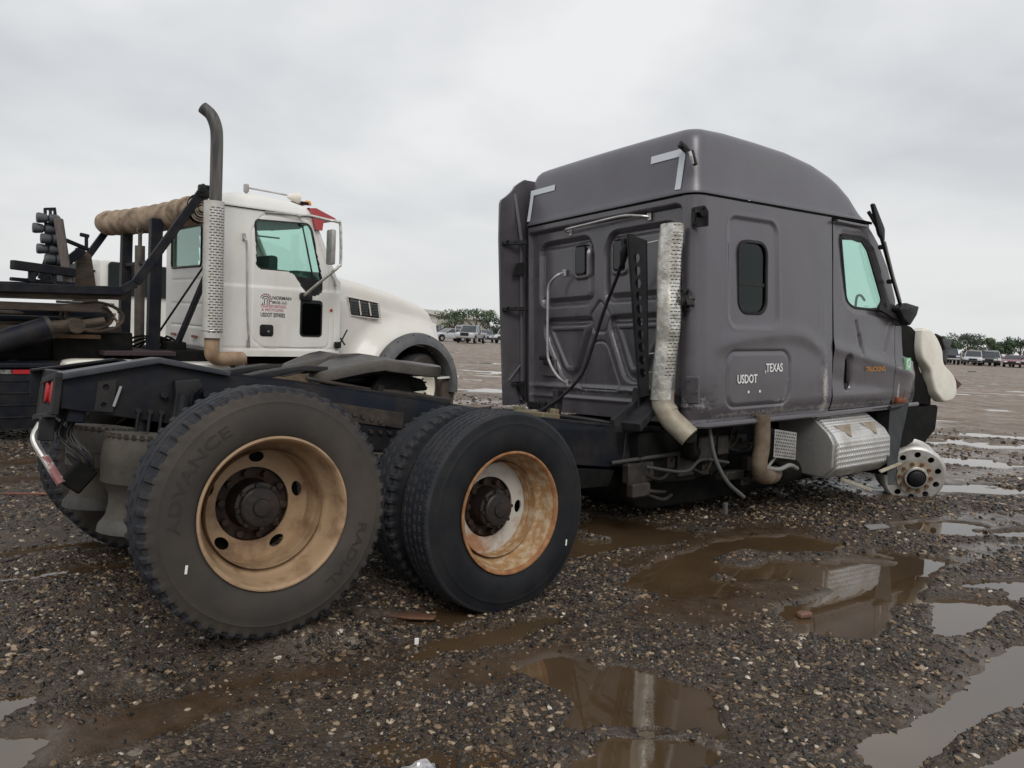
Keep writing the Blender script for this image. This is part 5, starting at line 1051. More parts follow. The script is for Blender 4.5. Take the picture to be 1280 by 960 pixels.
for y in (.075,WW-.075): part('windshield_pillar',tube([(1.27,y,1.88),(1.65,y,1.06)],.035,8),M_white,WTk,WC)
g=G(); g.add(*box((1.35,1.06,.96),(.6,1.9,.36),.06)); g.add(*box((1.1,1.5,1.1),(.25,.3,.3),.05)); g.add(*box((.85,.55,.95),(.14,.5,.75),.05)); g.add(*box((.85,1.5,.95),(.14,.5,.75),.05)); g.add(*box((1.0,.55,.62),(.45,.5,.15),.04)); g.add(*box((1.08,.9,1.18),(.09,.05,.20),.01)); part('cab_interior',g,M_int,WTk,WC)
part('cab_floor',prism([(.05,.05),(1.68,.05),(1.68,WW-.05),(.05,WW-.05)],.0,.04,'xy'),M_int,WTk,WC)
# door fittings
def wy(x,z): return float(.05*ss(1.0,1.9,np.array(z))**1.2-relw(np.array([x]),np.array([z]))[0])
lw=part('lower_door_window',prism(rrect(1.10,1.425,.245,.745,.05),-.022,-.004,bev=.004),M_plas,cabw,WC); part('window_pane',prism(rrect(1.125,1.40,.27,.70,.035),-.026,-.023),M_dg,lw,WC,smooth=False)
dh=part('door_handle',prism(rrect(.54,.725,.235,.39,.035),-.022,-.006,bev=.005),M_plas,cabw,WC); g=G(); g.add(*box((.655,-.026,.30),(.03,.012,.02),.003)); part('lock_button',g,M_steel,dh,WC)
g=G(); g.add(*tube(smooth_path([(.315,.035,1.50),(.315,-.05,1.46),(.33,-.055,1.35),(.35,-.055,.6),(.37,-.05,.32),(.38,-.05,.22),(.385,.0,.15)],6),.013,10)); g.add(*box((.315,.005,1.50),(.04,.03,.09),.006)); g.add(*box((.388,-.012,.135),(.05,.03,.08),.006)); part('door_grab_handle',g,M_steel,WTk,WC)
g=G(); g.add(*hexn((1.56,-.01,.62),(0,-1,0),.022,.012)); part('side_marker',g,M_red,cabw,WC)
g=G(); g.add(*bar((1.67,-.03,.10),(1.80,-.05,.36),.018,.018)); g.add(*bar((1.70,-.04,.24),(1.77,-.05,.14),.02,.02)); g.add(*box((1.66,-.04,.14),(.10,.05,.09),.012)); part('hood_latch',g,M_plas,WTk,WC)
# door writing
def wdecal(t,x,z,s,m,sx=1,b=True): return decal(t,x,z,s,m,cabw,WC,wy(x+.2,z)-.004,b,sx)
g=G()
for r0 in (.080,):
    for i in range(9):
        a=PI*(i+.5)/9-.0; a0=PI*i/9*1.25-.125*PI; a1=a0+PI/9*.75*1.25; P=[(.615+r*math.cos(t),.715+r*math.sin(t)) for r,t in ((.062,a0),(.082,a0),(.082,a1),(.062,a1))]; g.add(*prism(P,-.014,-.012))
em=part('arch_emblem',g,M_txtm,cabw,WC,kind='stuff',smooth=False)
g=G()
for r1,r2 in ((.038,.052),(.012,.024)):
    P=[(.615+r2*math.cos(t),.715+r2*math.sin(t)) for t in np.linspace(0,PI,12)]+[(.615-r2,.645),(.615-r1,.645)]+[(.615+r1*math.cos(t),.715+r1*math.sin(t)) for t in np.linspace(PI,0,12)]+[(.615+r1,.645),(.615+r2,.645)]
    g.add(*prism(P,-.014,-.012))
part('emblem_arches',g,M_txtb,em,WC,kind='stuff',smooth=False)
wdecal('NORMAN',.700,.725,.062,M_txtb,.98); wdecal('BROS. LLC',.700,.670,.046,M_txtb,.98); wdecal('TRANSPORTING',.54,.615,.052,M_txtr,.93,False); wdecal('& RECYCLING',.56,.570,.048,M_txtr,1.0,False); wdecal('USDOT 2074302',.545,.495,.072,M_txtb,.66)
# roof furniture
g=G(); g.add(*box((.55,.55,2.20),(.06,.06,.11),.01)); g.add(*tube([(.55,.55,2.21),(1.10,.42,2.17)],.012,8)); g.add(*bar((.55,.55,2.10),(.55,.55,2.20),.03,.03)); part('air_horn_rail',g,M_alu,WTk,WC)
V,F=lathe([(0,0),(.03,.01),(.045,.06),(.07,.14),(.075,.17),(.06,.165),(0,.15)],24,'x',1,(1.02,.30,2.135)); hn=part('work_lamp',(V,F),M_cream,WTk,WC)
part('work_lamp_lens',lathe([(0,.172),(.068,.172)],20,'x',1,(1.02,.30,2.135)),mat('lamp_lens',(.5,.5,.5),.1),hn,WC)
g=G(); g.add(*box((1.24,.45,2.085),(.22,.30,.035),.012)); part('light_bar_base',g,M_plas,WTk,WC)
V,F=lathe([(0.05,0),(.05,.03),(.035,.055),(0,.065)],16,'z',1,(1.37,.40,2.075)); part('amber_beacon',(V,F),mat('amber_dome',(.75,.30,.03),.3),WTk,WC)
g=G(); g.add([(1.22,.04,1.99),(1.60,-.02,1.87),(1.62,WW+.02,1.87),(1.22,WW-.04,1.99),(1.31,.04,1.70),(1.44,.0,1.85)],[(0,1,2,3),(0,5,1),(0,4,5)]); V=np.array(g.v[0]); g.add(V+np.array((0,0,-.02)),g.f[:3]); g.add(*prism([(1.22,1.98),(1.30,1.99),(1.60,1.885),(1.42,1.86),(1.40,1.70),(1.30,1.70)],-.004,.03)); part('sun_shade_visor',g,M_dred,WTk,WC)
# mirror with chrome loop
g=G(); g.add(*tube(smooth_path([(1.07,.03,1.85),(1.14,-.12,1.86),(1.28,-.40,1.80),(1.38,-.45,1.785),(1.43,-.45,1.74),(1.45,-.45,1.28),(1.42,-.45,1.20),(1.32,-.42,1.10),(1.18,-.2,.90),(1.14,-.05,.80)],8),.020,10)); part('mirror_loop',g,M_chr,WTk,WC)
g=G(); g.add(*box((1.275,-.50,1.44),(.07,.16,.46),.03)); part('mirror_head',g,M_alu,WTk,WC)
g=G(); g.add(*prism(rrect(1.08,1.26,.73,.84,.04),-.05,.0,bev=.012)); part('mirror_foot',g,M_plas,WTk,WC)
g=G(); g.add(*tube([(1.10,.02,1.85),(1.0,-.0,1.86),(.80,.03,1.86),(.6,.035,1.85)],.011,8)); g.add(*tube([(1.55,-.0,1.15),(1.58,-.05,1.05),(1.60,-.04,.95)],.02,8)); part('mirror_brace',g,M_steel,WTk,WC)
# hood: lofted cross sections
def hood():
    xs=np.linspace(1.76,3.56,60); nv=60; V=np.zeros((len(xs),nv,3))
    for i,x in enumerate(xs):
        top=np.interp(x,[1.76,2.23,2.78,3.22,3.44,3.53,3.56],[1.13,1.06,.95,.82,.72,.60,.45]); hw=np.interp(x,[1.76,2.6,3.56],[.90,.80,.74]); cz=np.interp(x,[1.76,3.56],[.87,.52])
        bot=-.04; pts=[]
        ys=WW/2-hw
        prof=[(WW/2,top+.03),(ys+.55,top+.02),(ys+.30,top-.0),(ys+.13,top-.06),(ys+.04,top-.14),(ys+.005,cz-.03),(ys-.02,cz-.12),(ys-.03,cz-.35),(ys-.035,bot)]
        # fender bulge
        q=smooth_path([(0,a,b) for a,b in prof],6); q=np.array([(p.y,p.z) for p in q]); s=np.linspace(0,len(q)-1,nv); yy=np.interp(s,np.arange(len(q)),q[:,0]); zz=np.interp(s,np.arange(len(q)),q[:,1])
        cxw,czw=2.92,-.46; rr=np.hypot((x-cxw),zz-czw); b=ss(1.12,.72,rr)*ss(.75,.35,zz); yy=yy-b*.26
        V[i,:,0]=x-.04*ss(3.3,3.56,np.array(x))*((yy-WW/2)/.8)**2*2; V[i,:,1]=yy; V[i,:,2]=zz
    return V
Hd=hood(); Hd[...,0]=1.76+(Hd[...,0]-1.76)*1.055; X,Y,Z=Hd[...,0],Hd[...,1],Hd[...,2]
def archd(X,Z): return np.hypot(X-2.97,(Z+.46))-.62
def hoodkeep(X,Y,Z):
    d=archd(X,Z); dv=sdp(X,Z,[(1.92,.81),(2.40,.745),(2.44,.54),(1.98,.575)]); dv=np.where(Y<WW/2-.6,dv,9); d=np.minimum(d,dv); return (d[:-1,:-1]+d[1:,:-1]+d[1:,1:]+d[:-1,1:])/4>0
kp=hoodkeep(X,Y,Z); V,F,_=gridm(X,Y,Z,kp,flip=True); g=G(); g.add(V,F); V,F,_=gridm(X,WW-Y,Z,kp); g.add(V,F)
n=X.shape[1]; V=np.concatenate([Hd[-1][:40],np.stack([Hd[-1][:40,0],WW-Hd[-1][:40,1],Hd[-1][:40,2]],-1)]); g.add(V,[tuple(range(40))+tuple(range(79,39,-1))])
hd=part('hood',g,M_whood,WTk,WC,ang=50)
vt=G(); vt.add(*prism([(1.90,.83),(2.42,.765),(2.46,.53),(1.96,.56)],.19,.20)); vo=part('hood_vent',vt,M_void,hd,WC)
for i in range(3):
    g=G(); a=1.93+i*.165; P=rpoly([(a,.80-.02*i),(a+.13,.785-.022*i),(a+.155,.565-.008*i),(a+.035,.578-.008*i)],.02); g.add(*prism(P,.14,.155,bev=.003))
    for k in range(5): zz=.61+k*.038-.015*i; g.add(*bar((a+.03,.135,zz),(a+.14,.135,zz-.01),.02,.008,0))
    part('vent_louver',g,mat('dark_gray_grille',(.06,.065,.065),.5),vo,WC)
g=G()
P=[(1.90,.83),(2.42,.765),(2.46,.53),(1.96,.56)]
g.add(*tube([(a,.155,b) for a,b in P+[P[0]]],.010,6)); 
for i in (1,2): a=1.915+i*.165; g.add(*bar((a,.14,.80-.02*i),(a+.04,.14,.57),.02,.02))
part('vent_frame',g,M_whood,vo,WC)
# fender flare
g=G(); V=[];ns=40
for i in range(ns+1):
    t=math.radians(208-195*i/ns) if 0 else math.radians(205-212*i/ns)
    for (r,y) in ((.60,-.02),(.72,-.04),(.735,-.10),(.72,-.16),(.63,-.22),(.585,-.23),(.575,-.20),(.58,.35)):
        V.append((2.95+r*math.cos(t)*1.05,y+.0,-.47+r*math.sin(t)*1.12))
g.add(V,[(i*8+j,i*8+j+1,(i+1)*8+j+1,(i+1)*8+j) for i in range(ns) for j in range(7)]); ff=part('fender_flare',g,M_fend,WTk,WC,ang=50)
for i in range(8):
    t=math.radians(165-22*i); c=(2.95+.70*math.cos(t)*1.05,-.145,-.47+.70*math.sin(t)*1.12)
    if i==0: fb=part('flare_bolt',hexn((0,0,0),(0,-1,0),.014,.03),M_void,ff,WC@Matrix.Translation(c))
    else: dup(fb,ff,WC@Matrix.Translation(c))
part('wheel_well',prism([(2.2,-.5),(2.2,.1),(2.6,.42),(3.1,.42),(3.45,.1),(3.45,-.5)],.40,.44),M_void,WTk,WC)
# front wheels
def wwheel(x,y,yaw,side=-1):
    Mw=WC@Matrix.Translation((x,y,-.49))@Matrix.Rotation(yaw,4,'Z')@(Matrix.Identity(4) if side<0 else Matrix.Rotation(PI,4,'Z'))
    V,F=lathe([(.318,-.120),(.321,-.130),(.306,-.128),(.29,-.085),(.275,-.01),(.25,.0),(.16,-.06),(.13,-.075),(0,-.075)],48,'y'); w=part('road_wheel',(V,F),M_cream,WTk,Mw); g=tyre('lug',200); part('tyre',g,[M_rubm,M_rubt],w,Mw,ang=28)
    for i in range(10):
        t=2*PI*i/10; g=hexn((.145*math.cos(t),-.07,.145*math.sin(t)),(0,-1,0),.015,.03)
        if i==0: n0=part('wheel_nut',g,M_hub,w,Mw)
        else: dup(n0,w,Mw@Matrix.Rotation(t,4,'Y'))
    return w
wf=wwheel(3.02,-.02,.36); wf2=dup(wf,WTk,WC@Matrix.Translation((2.92,WW-.02,-.49))@Matrix.Rotation(PI+.30,4,'Z'))
for x in (-4.2,-2.95):
    for s in (-1,1): dup(wf,WTk,WC@Matrix.Translation((x,.0 if s<0 else WW,-.49))@(Matrix.Identity(4) if s<0 else Matrix.Rotation(PI,4,'Z')))
part('mud_flap',prism(rpoly([(3.43,-.30),(3.70,-.34),(3.66,-.78),(3.45,-.74)],.02),-.12,.35,bev=.01),mat('brown_splash',(.075,.058,.045),.8,col2=(.13,.1,.08),scale=5,amt=.7),WTk,WC)
g=G(); g.add(*bar((3.3,-.2,-.33),(3.75,-.1,-.32),.05,.03)); part('bumper_end',g,M_white,WTk,WC)
# underbody, steps, tank
g=G()
for y in (.63,1.50): g.add(*box((-1.2,y,-.28),(9.0,.09,.28),.008))
for x in (-5,-3.5,-2,-.5,1,2.8): g.add(*box((x,WW/2,-.28),(.1,.9,.2),.008))
part('truck_frame',g,M_nvy,WTk,WC,kind=None)
g=G(); g.add(*box((.90,.35,-.33),(1.5,.5,.38),.05)); part('side_tank',g,M_brown,WTk,WC)
g=G(); g.add(*bar((.05,-.02,-.20),(.95,-.05,-.25),.05,.03)); g.add(*bar((.3,.02,-.10),(.3,.02,-.45),.12,.03)); g.add(*box((.6,.0,-.44),(.9,.22,.03),.006)); part('cab_step',g,M_alu,WTk,WC)
g=G(); g.add(*box((.85,1.06,-.10),(1.5,1.5,.12),.02)); g.add(*box((-.35,1.0,-.06),(.7,1.4,.16),.02)); part('cab_mount_frame',g,M_void,WTk,WC)
g=G(); g.add(*tube([(.15,.2,-.12),(.28,.15,-.22),(.55,.2,-.2)],.06,12)); g.add(*box((.35,.1,-.15),(.12,.12,.14),.02)); part('rusty_exhaust_joint',g,mat('rust_red_joint',(.22,.10,.06),.8,col2=(.1,.05,.04),scale=8,amt=.8),WTk,WC)
for x0,x1,h in ((-1.72,-.70,-.085),(-.62,.24,-.12)):
    P=rpoly([(x0,-.50),(x0,h-.03),(x0+.12,h),(x1-.15,h),(x1,h-.14),(x1+.03,-.50)],.06); part('white_fender',prism(P,-.10,.45,bev=.02),M_cream if x0<-1 else M_white,WTk,WC)
# exhaust stack of the white truck
def shieldw():
    nz,na=150,48; zz=np.linspace(.21,1.84,nz); aa=np.linspace(0,2*PI,na+1); Zg,Ag=np.meshgrid(zz,aa,indexing='ij'); r=.118; X=-.20+r*np.sin(Ag); Y=-.36+r*np.cos(Ag)
    row=(np.arange(nz-1)%3==0)[:,None]; ph=((np.arange(na)[None,:]+(np.arange(nz-1)[:,None]//3%2)*2)%4)<3; am=(aa[:-1]+aa[1:])/2; m=row&ph&((am>PI*.55)&(am<PI*1.25))[None,:]; m[:4]=False; m[-6:]=False
    return gridm(X,Y,Zg,~m)
V,F,_=shieldw(); hs=part('heat_shield',(V,F),M_shieldw,WTk,WC,ang=60)
g=G(); g.add(*tube([(-.20,-.36,.20),(-.20,-.36,1.84)],.095,20)); part('muffler_core',g,M_soot,hs,WC)
sp_=smooth_path([(-.20,-.40,1.80),(-.20,-.41,2.2),(-.20,-.41,2.58),(-.215,-.40,2.72),(-.255,-.36,2.84),(-.33,-.30,2.92)],7)
V,F=tube(sp_,.072,20,caps=False); st_=part('exhaust_stack',(V,F),M_soot,WTk,WC)
V,F=tube(sp_,.066,20,caps=False); part('stack_bore',(V,F),M_void,st_,WC)
g=G(); g.add(*tube(smooth_path([(-.20,-.36,.22),(-.20,-.36,.10),(-.18,-.33,.0),(-.08,-.28,-.05),(.06,-.2,-.05),(.3,.0,-.06)],6),.088,20)); part('stack_elbow',g,mat('tan_rust_pipe',(.40,.28,.18),.7,.1,col2=(.22,.12,.07),scale=6,amt=.6,bump=.2,bscale=30),WTk,WC)
g=G()
for z in (.30,): g.add(*tube([(-.20+.122*math.sin(t),-.36+.122*math.cos(t),z) for t in np.linspace(0,2*PI,25)],.006,6,False))
g.add(*bar((-.15,-.25,1.7),(0.02,.05,1.7),.04,.03)); part('shield_strap',g,M_steel,hs,WC)
# red reflectors on the back of the cab
for y in (1.66,.80): part('rear_reflector',prism(rrect(y-.09,y+.09,.165,.20,.006),-.03,-.015,'yz'),mat('dull_red_reflector',(.25,.05,.04),.5),cabw,WC)
# gantry posts, cylinder, tarp arms
def beam(name,segs,m=M_nvy,w=.11,h=.11,bev=.008,parent=WTk):
    g=G()
    for a,b in segs: g.add(*bar(a,b,w,h,bev))
    return part(name,g,m,parent,WC)
beam('gantry_post',[((-.60,.60,-.05),(-.575,.60,1.66))],w=.13,h=.14); beam('gantry_post',[((-.66,1.70,-.05),(-.63,1.70,1.60))],w=.13,h=.13)
g=G(); g.add(*tube([(-.62,1.12,.0),(-.62,1.12,1.34)],.062,16)); g.add(*tube([(-.62,1.12,1.34),(-.62,1.12,1.50)],.025,10)); V,F=tube([(-.62+.035*math.cos(t),1.12,1.53+.035*math.sin(t)) for t in np.linspace(0,2*PI,17)],.012,6,False); g.add(V,F); part('lift_cylinder',g,mat('dusty_cylinder',(.07,.06,.05),.55,.2,col2=(.15,.12,.1),scale=8,amt=.7),WTk,WC)
beam('gantry_crossbar',[((-.60,.60,1.12),(-.65,1.70,1.10))],w=.05,h=.05)
ba=beam('tarp_arm',[((-.18,-.02,2.06),(-.97,.0,.82)),((-.97,.0,.82),(-1.12,.02,.72)),((-1.1,.02,.72),(-5.2,.02,.60))],w=.06,h=.10)
ba2=beam('tarp_arm',[((-.66,2.3,1.72),(-1.25,2.28,.78)),((-1.25,2.28,.78),(-5.2,2.28,.62))],w=.06,h=.09)
g=G(); g.add(*box((-.20,-.03,1.99),(.16,.08,.16),.03)); g.add(*hexn((-.26,-.06,2.0),(0,-1,0),.03,.03)); g.add(*hexn((-.16,-.06,2.04),(0,-1,0),.02,.03)); part('arm_pivot',g,M_plas,ba,WC)
# rolled tarp: spiral folds, uneven
def tarp():
    p0=Vector((-.24,.02,1.775)); p1=Vector((-.77,2.26,1.69)); n=90;na=40;V=[]; ax=(p1-p0); u=ax.cross(Vector((0,0,1))).normalized(); w=u.cross(ax).normalized()
    for i in range(n+1):
        t=i/n; c=p0+ax*t; c.z-=.035*math.sin(t*PI)
        for j in range(na):
            a=2*PI*j/na; fold=.015*abs(math.sin(t*30+a*1.0))+.010*float(fbm(np.array(t*14.+a*.6),np.array(a*1.),3,5)); r=.165+fold-.015*t
            if t>.97: r*=1-(t-.97)*4
            V.append(c+u*r*math.cos(a)+w*r*math.sin(a))
    F=[(i*na+j,i*na+(j+1)%na,(i+1)*na+(j+1)%na,(i+1)*na+j) for i in range(n) for j in range(na)]+[tuple(n*na+j for j in range(na))]
    return np.array(V),F,(p0,ax.normalized(),u,w)
V,F,(tp0,tax,tu,tw)=tarp(); tp_=part('tarp_roll',(V,F),M_tarp,WTk,WC,ang=60)
g=G()
for r in (.15,.12,.09,.06): g.add(*tube([tp0-tax*(.01+.02*(r<.1))+tu*r*math.cos(t)*(1+.08*math.sin(3*t))+tw*r*math.sin(t) for t in np.linspace(0,2*PI,25)],.011,6,False))
g.add(*tube([tp0-tax*.06,tp0+tax*.1],.035,12)); part('roll_end_folds',g,mat('light_tarp_edge',(.36,.31,.26),.9,col2=(.1,.08,.06),scale=14,amt=.9),tp_,WC)
g=G(); g.add(*tube([(-.02,.1,1.30),(-.55,.95,.02)],.014,8)); part('stay_rod',g,M_plas,WTk,WC)
beam('diagonal_brace',[((-.02,.20,1.15),(-.36,.52,.0))],w=.10,h=.05)
beam('front_skid_plate',[((-.5,1.0,-.01),(-1.3,1.0,-.01))],mat('dark_red_primer',(.035,.018,.022),.7),w=2.0,h=.05)
g=G()
for i in range(9): g.add(*tube(smooth_path([(-.35-.06*i,.5+.1*i,.02),(-.30-.05*i,.7,.12+.03*(i%3)),(-.2,.9,.05),(-.5,.9,-.02)],4),.014,6))
g.add(*box((-.35,.6,.05),(.25,.3,.14),.03)); part('valve_bank_hoses',g,M_void,WTk,WC,kind='stuff')
# hoist deck behind: rails, cylinder, pile of iron
H0=-5.2
def rail2(name,x0,x1,y,z0,z1,w,h,m): return beam(name,[((x0,y,z0),(x1,y,z1))],m,w=w,h=h)
rail2('upper_side_rail',-1.07,H0,.10,.68,.58,.08,.13,M_woodst); rail2('upper_side_rail',-.95,H0,2.15,.66,.58,.08,.13,M_woodst)
rail2('side_tube',-1.3,H0,.14,.50,.46,.09,.09,M_woodst); g=G(); g.add(*tube([(-1.15,.2,.555),(-1.75,.2,.56)],.016,8)); part('bright_piston_rod',g,M_steel,WTk,WC)
rail2('side_tube',-1.15,H0,.5,.42,.38,.07,.07,M_nvy); rail2('deck_side_beam',-1.05,H0,.32,.24,.20,.12,.10,M_woodst); rail2('deck_side_beam',-1.05,H0,1.8,.24,.20,.12,.12,M_nvy)
rail2('rusty_lower_beam',-1.30,H0,.18,.17,.20,.05,.045,mat('orange_brown_steel',(.16,.09,.05),.8,.1,col2=(.08,.05,.03),scale=10,amt=.8))
rail2('gray_channel',-1.35,H0,.75,.36,.36,.05,.16,mat('blue_gray_channel',(.06,.07,.08),.5,col2=(.03,.03,.035),scale=5,amt=.7))
g=G(); g.add(*box((-1.35,.75,.06),(.85,1.0,.34),.03)); g.add(*box((-3.4,.9,.02),(3.3,1.2,.26),.03)); part('hoist_subframe',g,M_void,WTk,WC)
g=G(); g.add(*tube([(-2.6,-.02,-.01),(-1.85,.02,.27)],.125,24)); cy=part('hoist_cylinder',g,M_nvy,WTk,WC)
g=G(); g.add(*tube([(-1.87,.02,.262),(-1.83,.02,.277)],.13,24)); part('cylinder_band',g,M_grease,cy,WC)
g=G(); g.add(*tube([(-1.60,-.10,.30),(-1.60,.14,.30)],.085,20)); g.add(*tube([(-1.86,.02,.27),(-1.60,.02,.30)],.07,14)); g.add(*tube([(-1.62,.0,.30),(-1.30,.02,.36)],.05,12)); part('cylinder_pin_boss',g,M_woodst,WTk,WC)
g=G(); V,F=tube([(-1.35+.30*math.cos(t),.20,.40+.17*math.sin(t)) for t in np.linspace(0,2*PI,29)],.020,8,False); g.add(V,F); V,F=tube([(-1.42+.27*math.cos(t),.26,.40+.15*math.sin(t)) for t in np.linspace(0,2*PI,29)],.018,8,False); g.add(V,F); part('hose_coil',g,M_woodst,WTk,WC)
g=G(); V,F=lathe([(0,-.25),(.20,-.25),(.20,-.2),(.12,-.18),(.12,.18),(.20,.2),(.20,.25),(0,.25)],28,'y',1,(-1.30,.75,.40)); g.add(V,F); part('winch_drum',g,M_grease,WTk,WC)
for i in range(7):
    a=RNG.random(6); g=G(); g.add(*tube([(-1.1-.5*a[0],.15+.6*a[1],.30+.3*a[2]),(-2.0-1.2*a[3],.15+.9*a[4],.22+.38*a[5])],.022+.02*a[0],8)); part('loose_pipe',g,M_woodst if i%2 else M_nvy,WTk,WC)
g=G()
for i in range(8): g.add(*tube([( -1.02+.03*math.cos(i*2.1),.62+.02*i,.50-.055*i),(-1.02+.03*math.cos(i*2.1+1),.60+.02*i,.46-.055*i)],.016,6)); 
part('hanging_chain',g,mat('rusty_chain',(.20,.11,.08),.8,.2),WTk,WC,kind='stuff')
g=G(); g.add(*box((-1.95,.2,-.17),(1.6,.06,.12),.01)); part('rear_deck_bar',g,M_nvy,WTk,WC)
g=G(); g.add(*box((-3.05,.02,-.50),(2.45,.4,.65),.03)); g.add(*box((-3.0,-.16,-.14),(2.4,.10,.05),.01)); tbx=part('tool_box',g,M_nvy,WTk,WC)
for i in range(5):
    part('tool_box_seam',box((-3.05,-.185,-.30-.13*i),(2.4,.012,.010),0),M_blk,tbx,WC)
for a,m_ in ((-2.13,M_red),(-2.33,mat('grimy_white_strip',(.22,.22,.21),.7,col2=(.05,.05,.05),scale=20,amt=.9)),(-2.53,M_red)): part('reflective_strip',box((a,-.19,-.205),(.19,.004,.045),0),m_,tbx,WC)
# tower of small lamps and its frame left of the posts
g=G(); g.add(*prism(rpoly([(-1.82,1.62),(-1.70,1.64),(-1.66,1.30),(-1.62,1.05),(-1.84,.80),(-1.88,.82),(-1.80,1.10)],.01),.48,.52,holes=[rrect(-1.79,-1.765,1.46,1.60,.008),rrect(-1.74,-1.72,1.46,1.60,.008)])); g.add(*bar((-1.72,.5,1.55),(-1.64,.5,1.05),.10,.03)); g.add(*bar((-1.64,.5,1.05),(-1.86,.5,.72),.06,.05)); lf=part('lamp_frame',g,M_nvy,WTk,WC)
for i in range(6):
    zz=1.50-.115*i; xx=-1.90-.05*(i%2)+.02*i
    for dx_ in (0,.12):
        V,F=lathe([(0,0),(.055,.005),(.06,.03),(.05,.10),(.03,.12),(0,.12)],14,'x',1,(xx+dx_,.46+.05*(i%2),zz)); part('work_lamp',(V,F),mat('dusty_lamp_housing',(.05,.055,.06),.6,col2=(.10,.11,.12),scale=10,amt=.6),lf,WC)
beam('leaning_plank',[((-1.70,.35,1.50),(-1.60,.30,.70))],mat('weathered_gray_wood',(.13,.11,.10),.85,col2=(.08,.065,.06),scale=9,amt=.8,streak=(6,6,.6)),w=.06,h=.09)
beam('short_strut',[((-1.66,.35,1.28),(-1.34,.6,1.20)),((-1.36,.6,1.20),(-1.36,.6,1.36)),((-1.43,.6,1.37),(-1.33,.6,1.355)),((-1.66,.45,1.35),(-1.72,.45,1.46))],w=.035,h=.045)
beam('sloping_brace',[((-1.33,.9,1.22),(-1.72,.9,.84))],w=.05,h=.10)
beam('upper_cross_beam',[((-2.20,.0,.93),(-1.55,.3,.90))],w=.08,h=.10); beam('upper_cross_beam',[((-2.20,.1,.78),(-1.55,.3,.77))],w=.06,h=.04); beam('beam_spacer',[((-2.0,.1,.92),(-2.0,.1,.76))],w=.07,h=.07); beam('beam_spacer',[((-1.78,.2,.90),(-1.76,.2,.72))],w=.05,h=.05)
g=G(); g.add(*prism([(-1.42,.30),(-1.38,1.24),(-1.22,1.16),(-1.10,.30)],.98,1.10,bev=.01)); part('tapered_mast_plate',g,M_woodst,WTk,WC); beam('tripod_leg',[((-1.75,.6,1.0),(-1.95,.9,.75))],w=.04,h=.05)
# ------------------------------------------------------------------ second white truck, far behind
BT=thing('background_truck','white cab truck with black mirrors half hidden behind the black hoist posts','truck',Matrix.Translation((-9.6,18.5,0)))
BM=rotm(-.55,0,0,(-7.55,16.0,.05)); WM[BT]=Matrix.Translation((-9.6,18.5,0))
g=G(); g.add(*box((-.55,0,1.62),(1.25,2.3,1.65),.12)); part('cab_body',g,M_white,BT,BM); part('flat_bed',box((-3.2,0,1.0),(3.8,2.2,.2),.03),M_nvy,BT,BM)
g=G(); g.add(*prism(rrect(-1.0,1.0,1.75,2.40,.08),.10,.125,'yz')); part('windshield',g,M_dg,BT,BM); g=G(); g.add(*prism(rrect(-1.6,-.3,1.75,2.35,.06),-1.17,-1.155)); part('side_window',g,M_dg,BT,BM)
for s in (-1,1): g=G(); g.add(*box((-.1,s*1.35,2.0),(.34,.14,.42),.05)); g.add(*box((-.05,s*1.35,2.38),(.2,.12,.2),.04)); g.add(*bar((-.1,s*1.1,2.2),(-.1,s*1.35,2.2),.04,.04)); part('mirror',g,M_plas,BT,BM)
for x in (-.8,-4.6):
    for s in (-1,1): V,F=lathe([(0,-.13),(.28,-.13),(.30,-.14),(.48,-.14),(.5,-.12),(.5,.12),(.48,.14),(0,.14)],28,'y',1,(x,s*1.05,.5)); part('road_wheel',(V,F),M_rub,BT,BM)
g=G(); g.add(*box((.12,0,.75),(.25,2.3,.4),.05)); part('bumper',g,M_white,BT,BM)
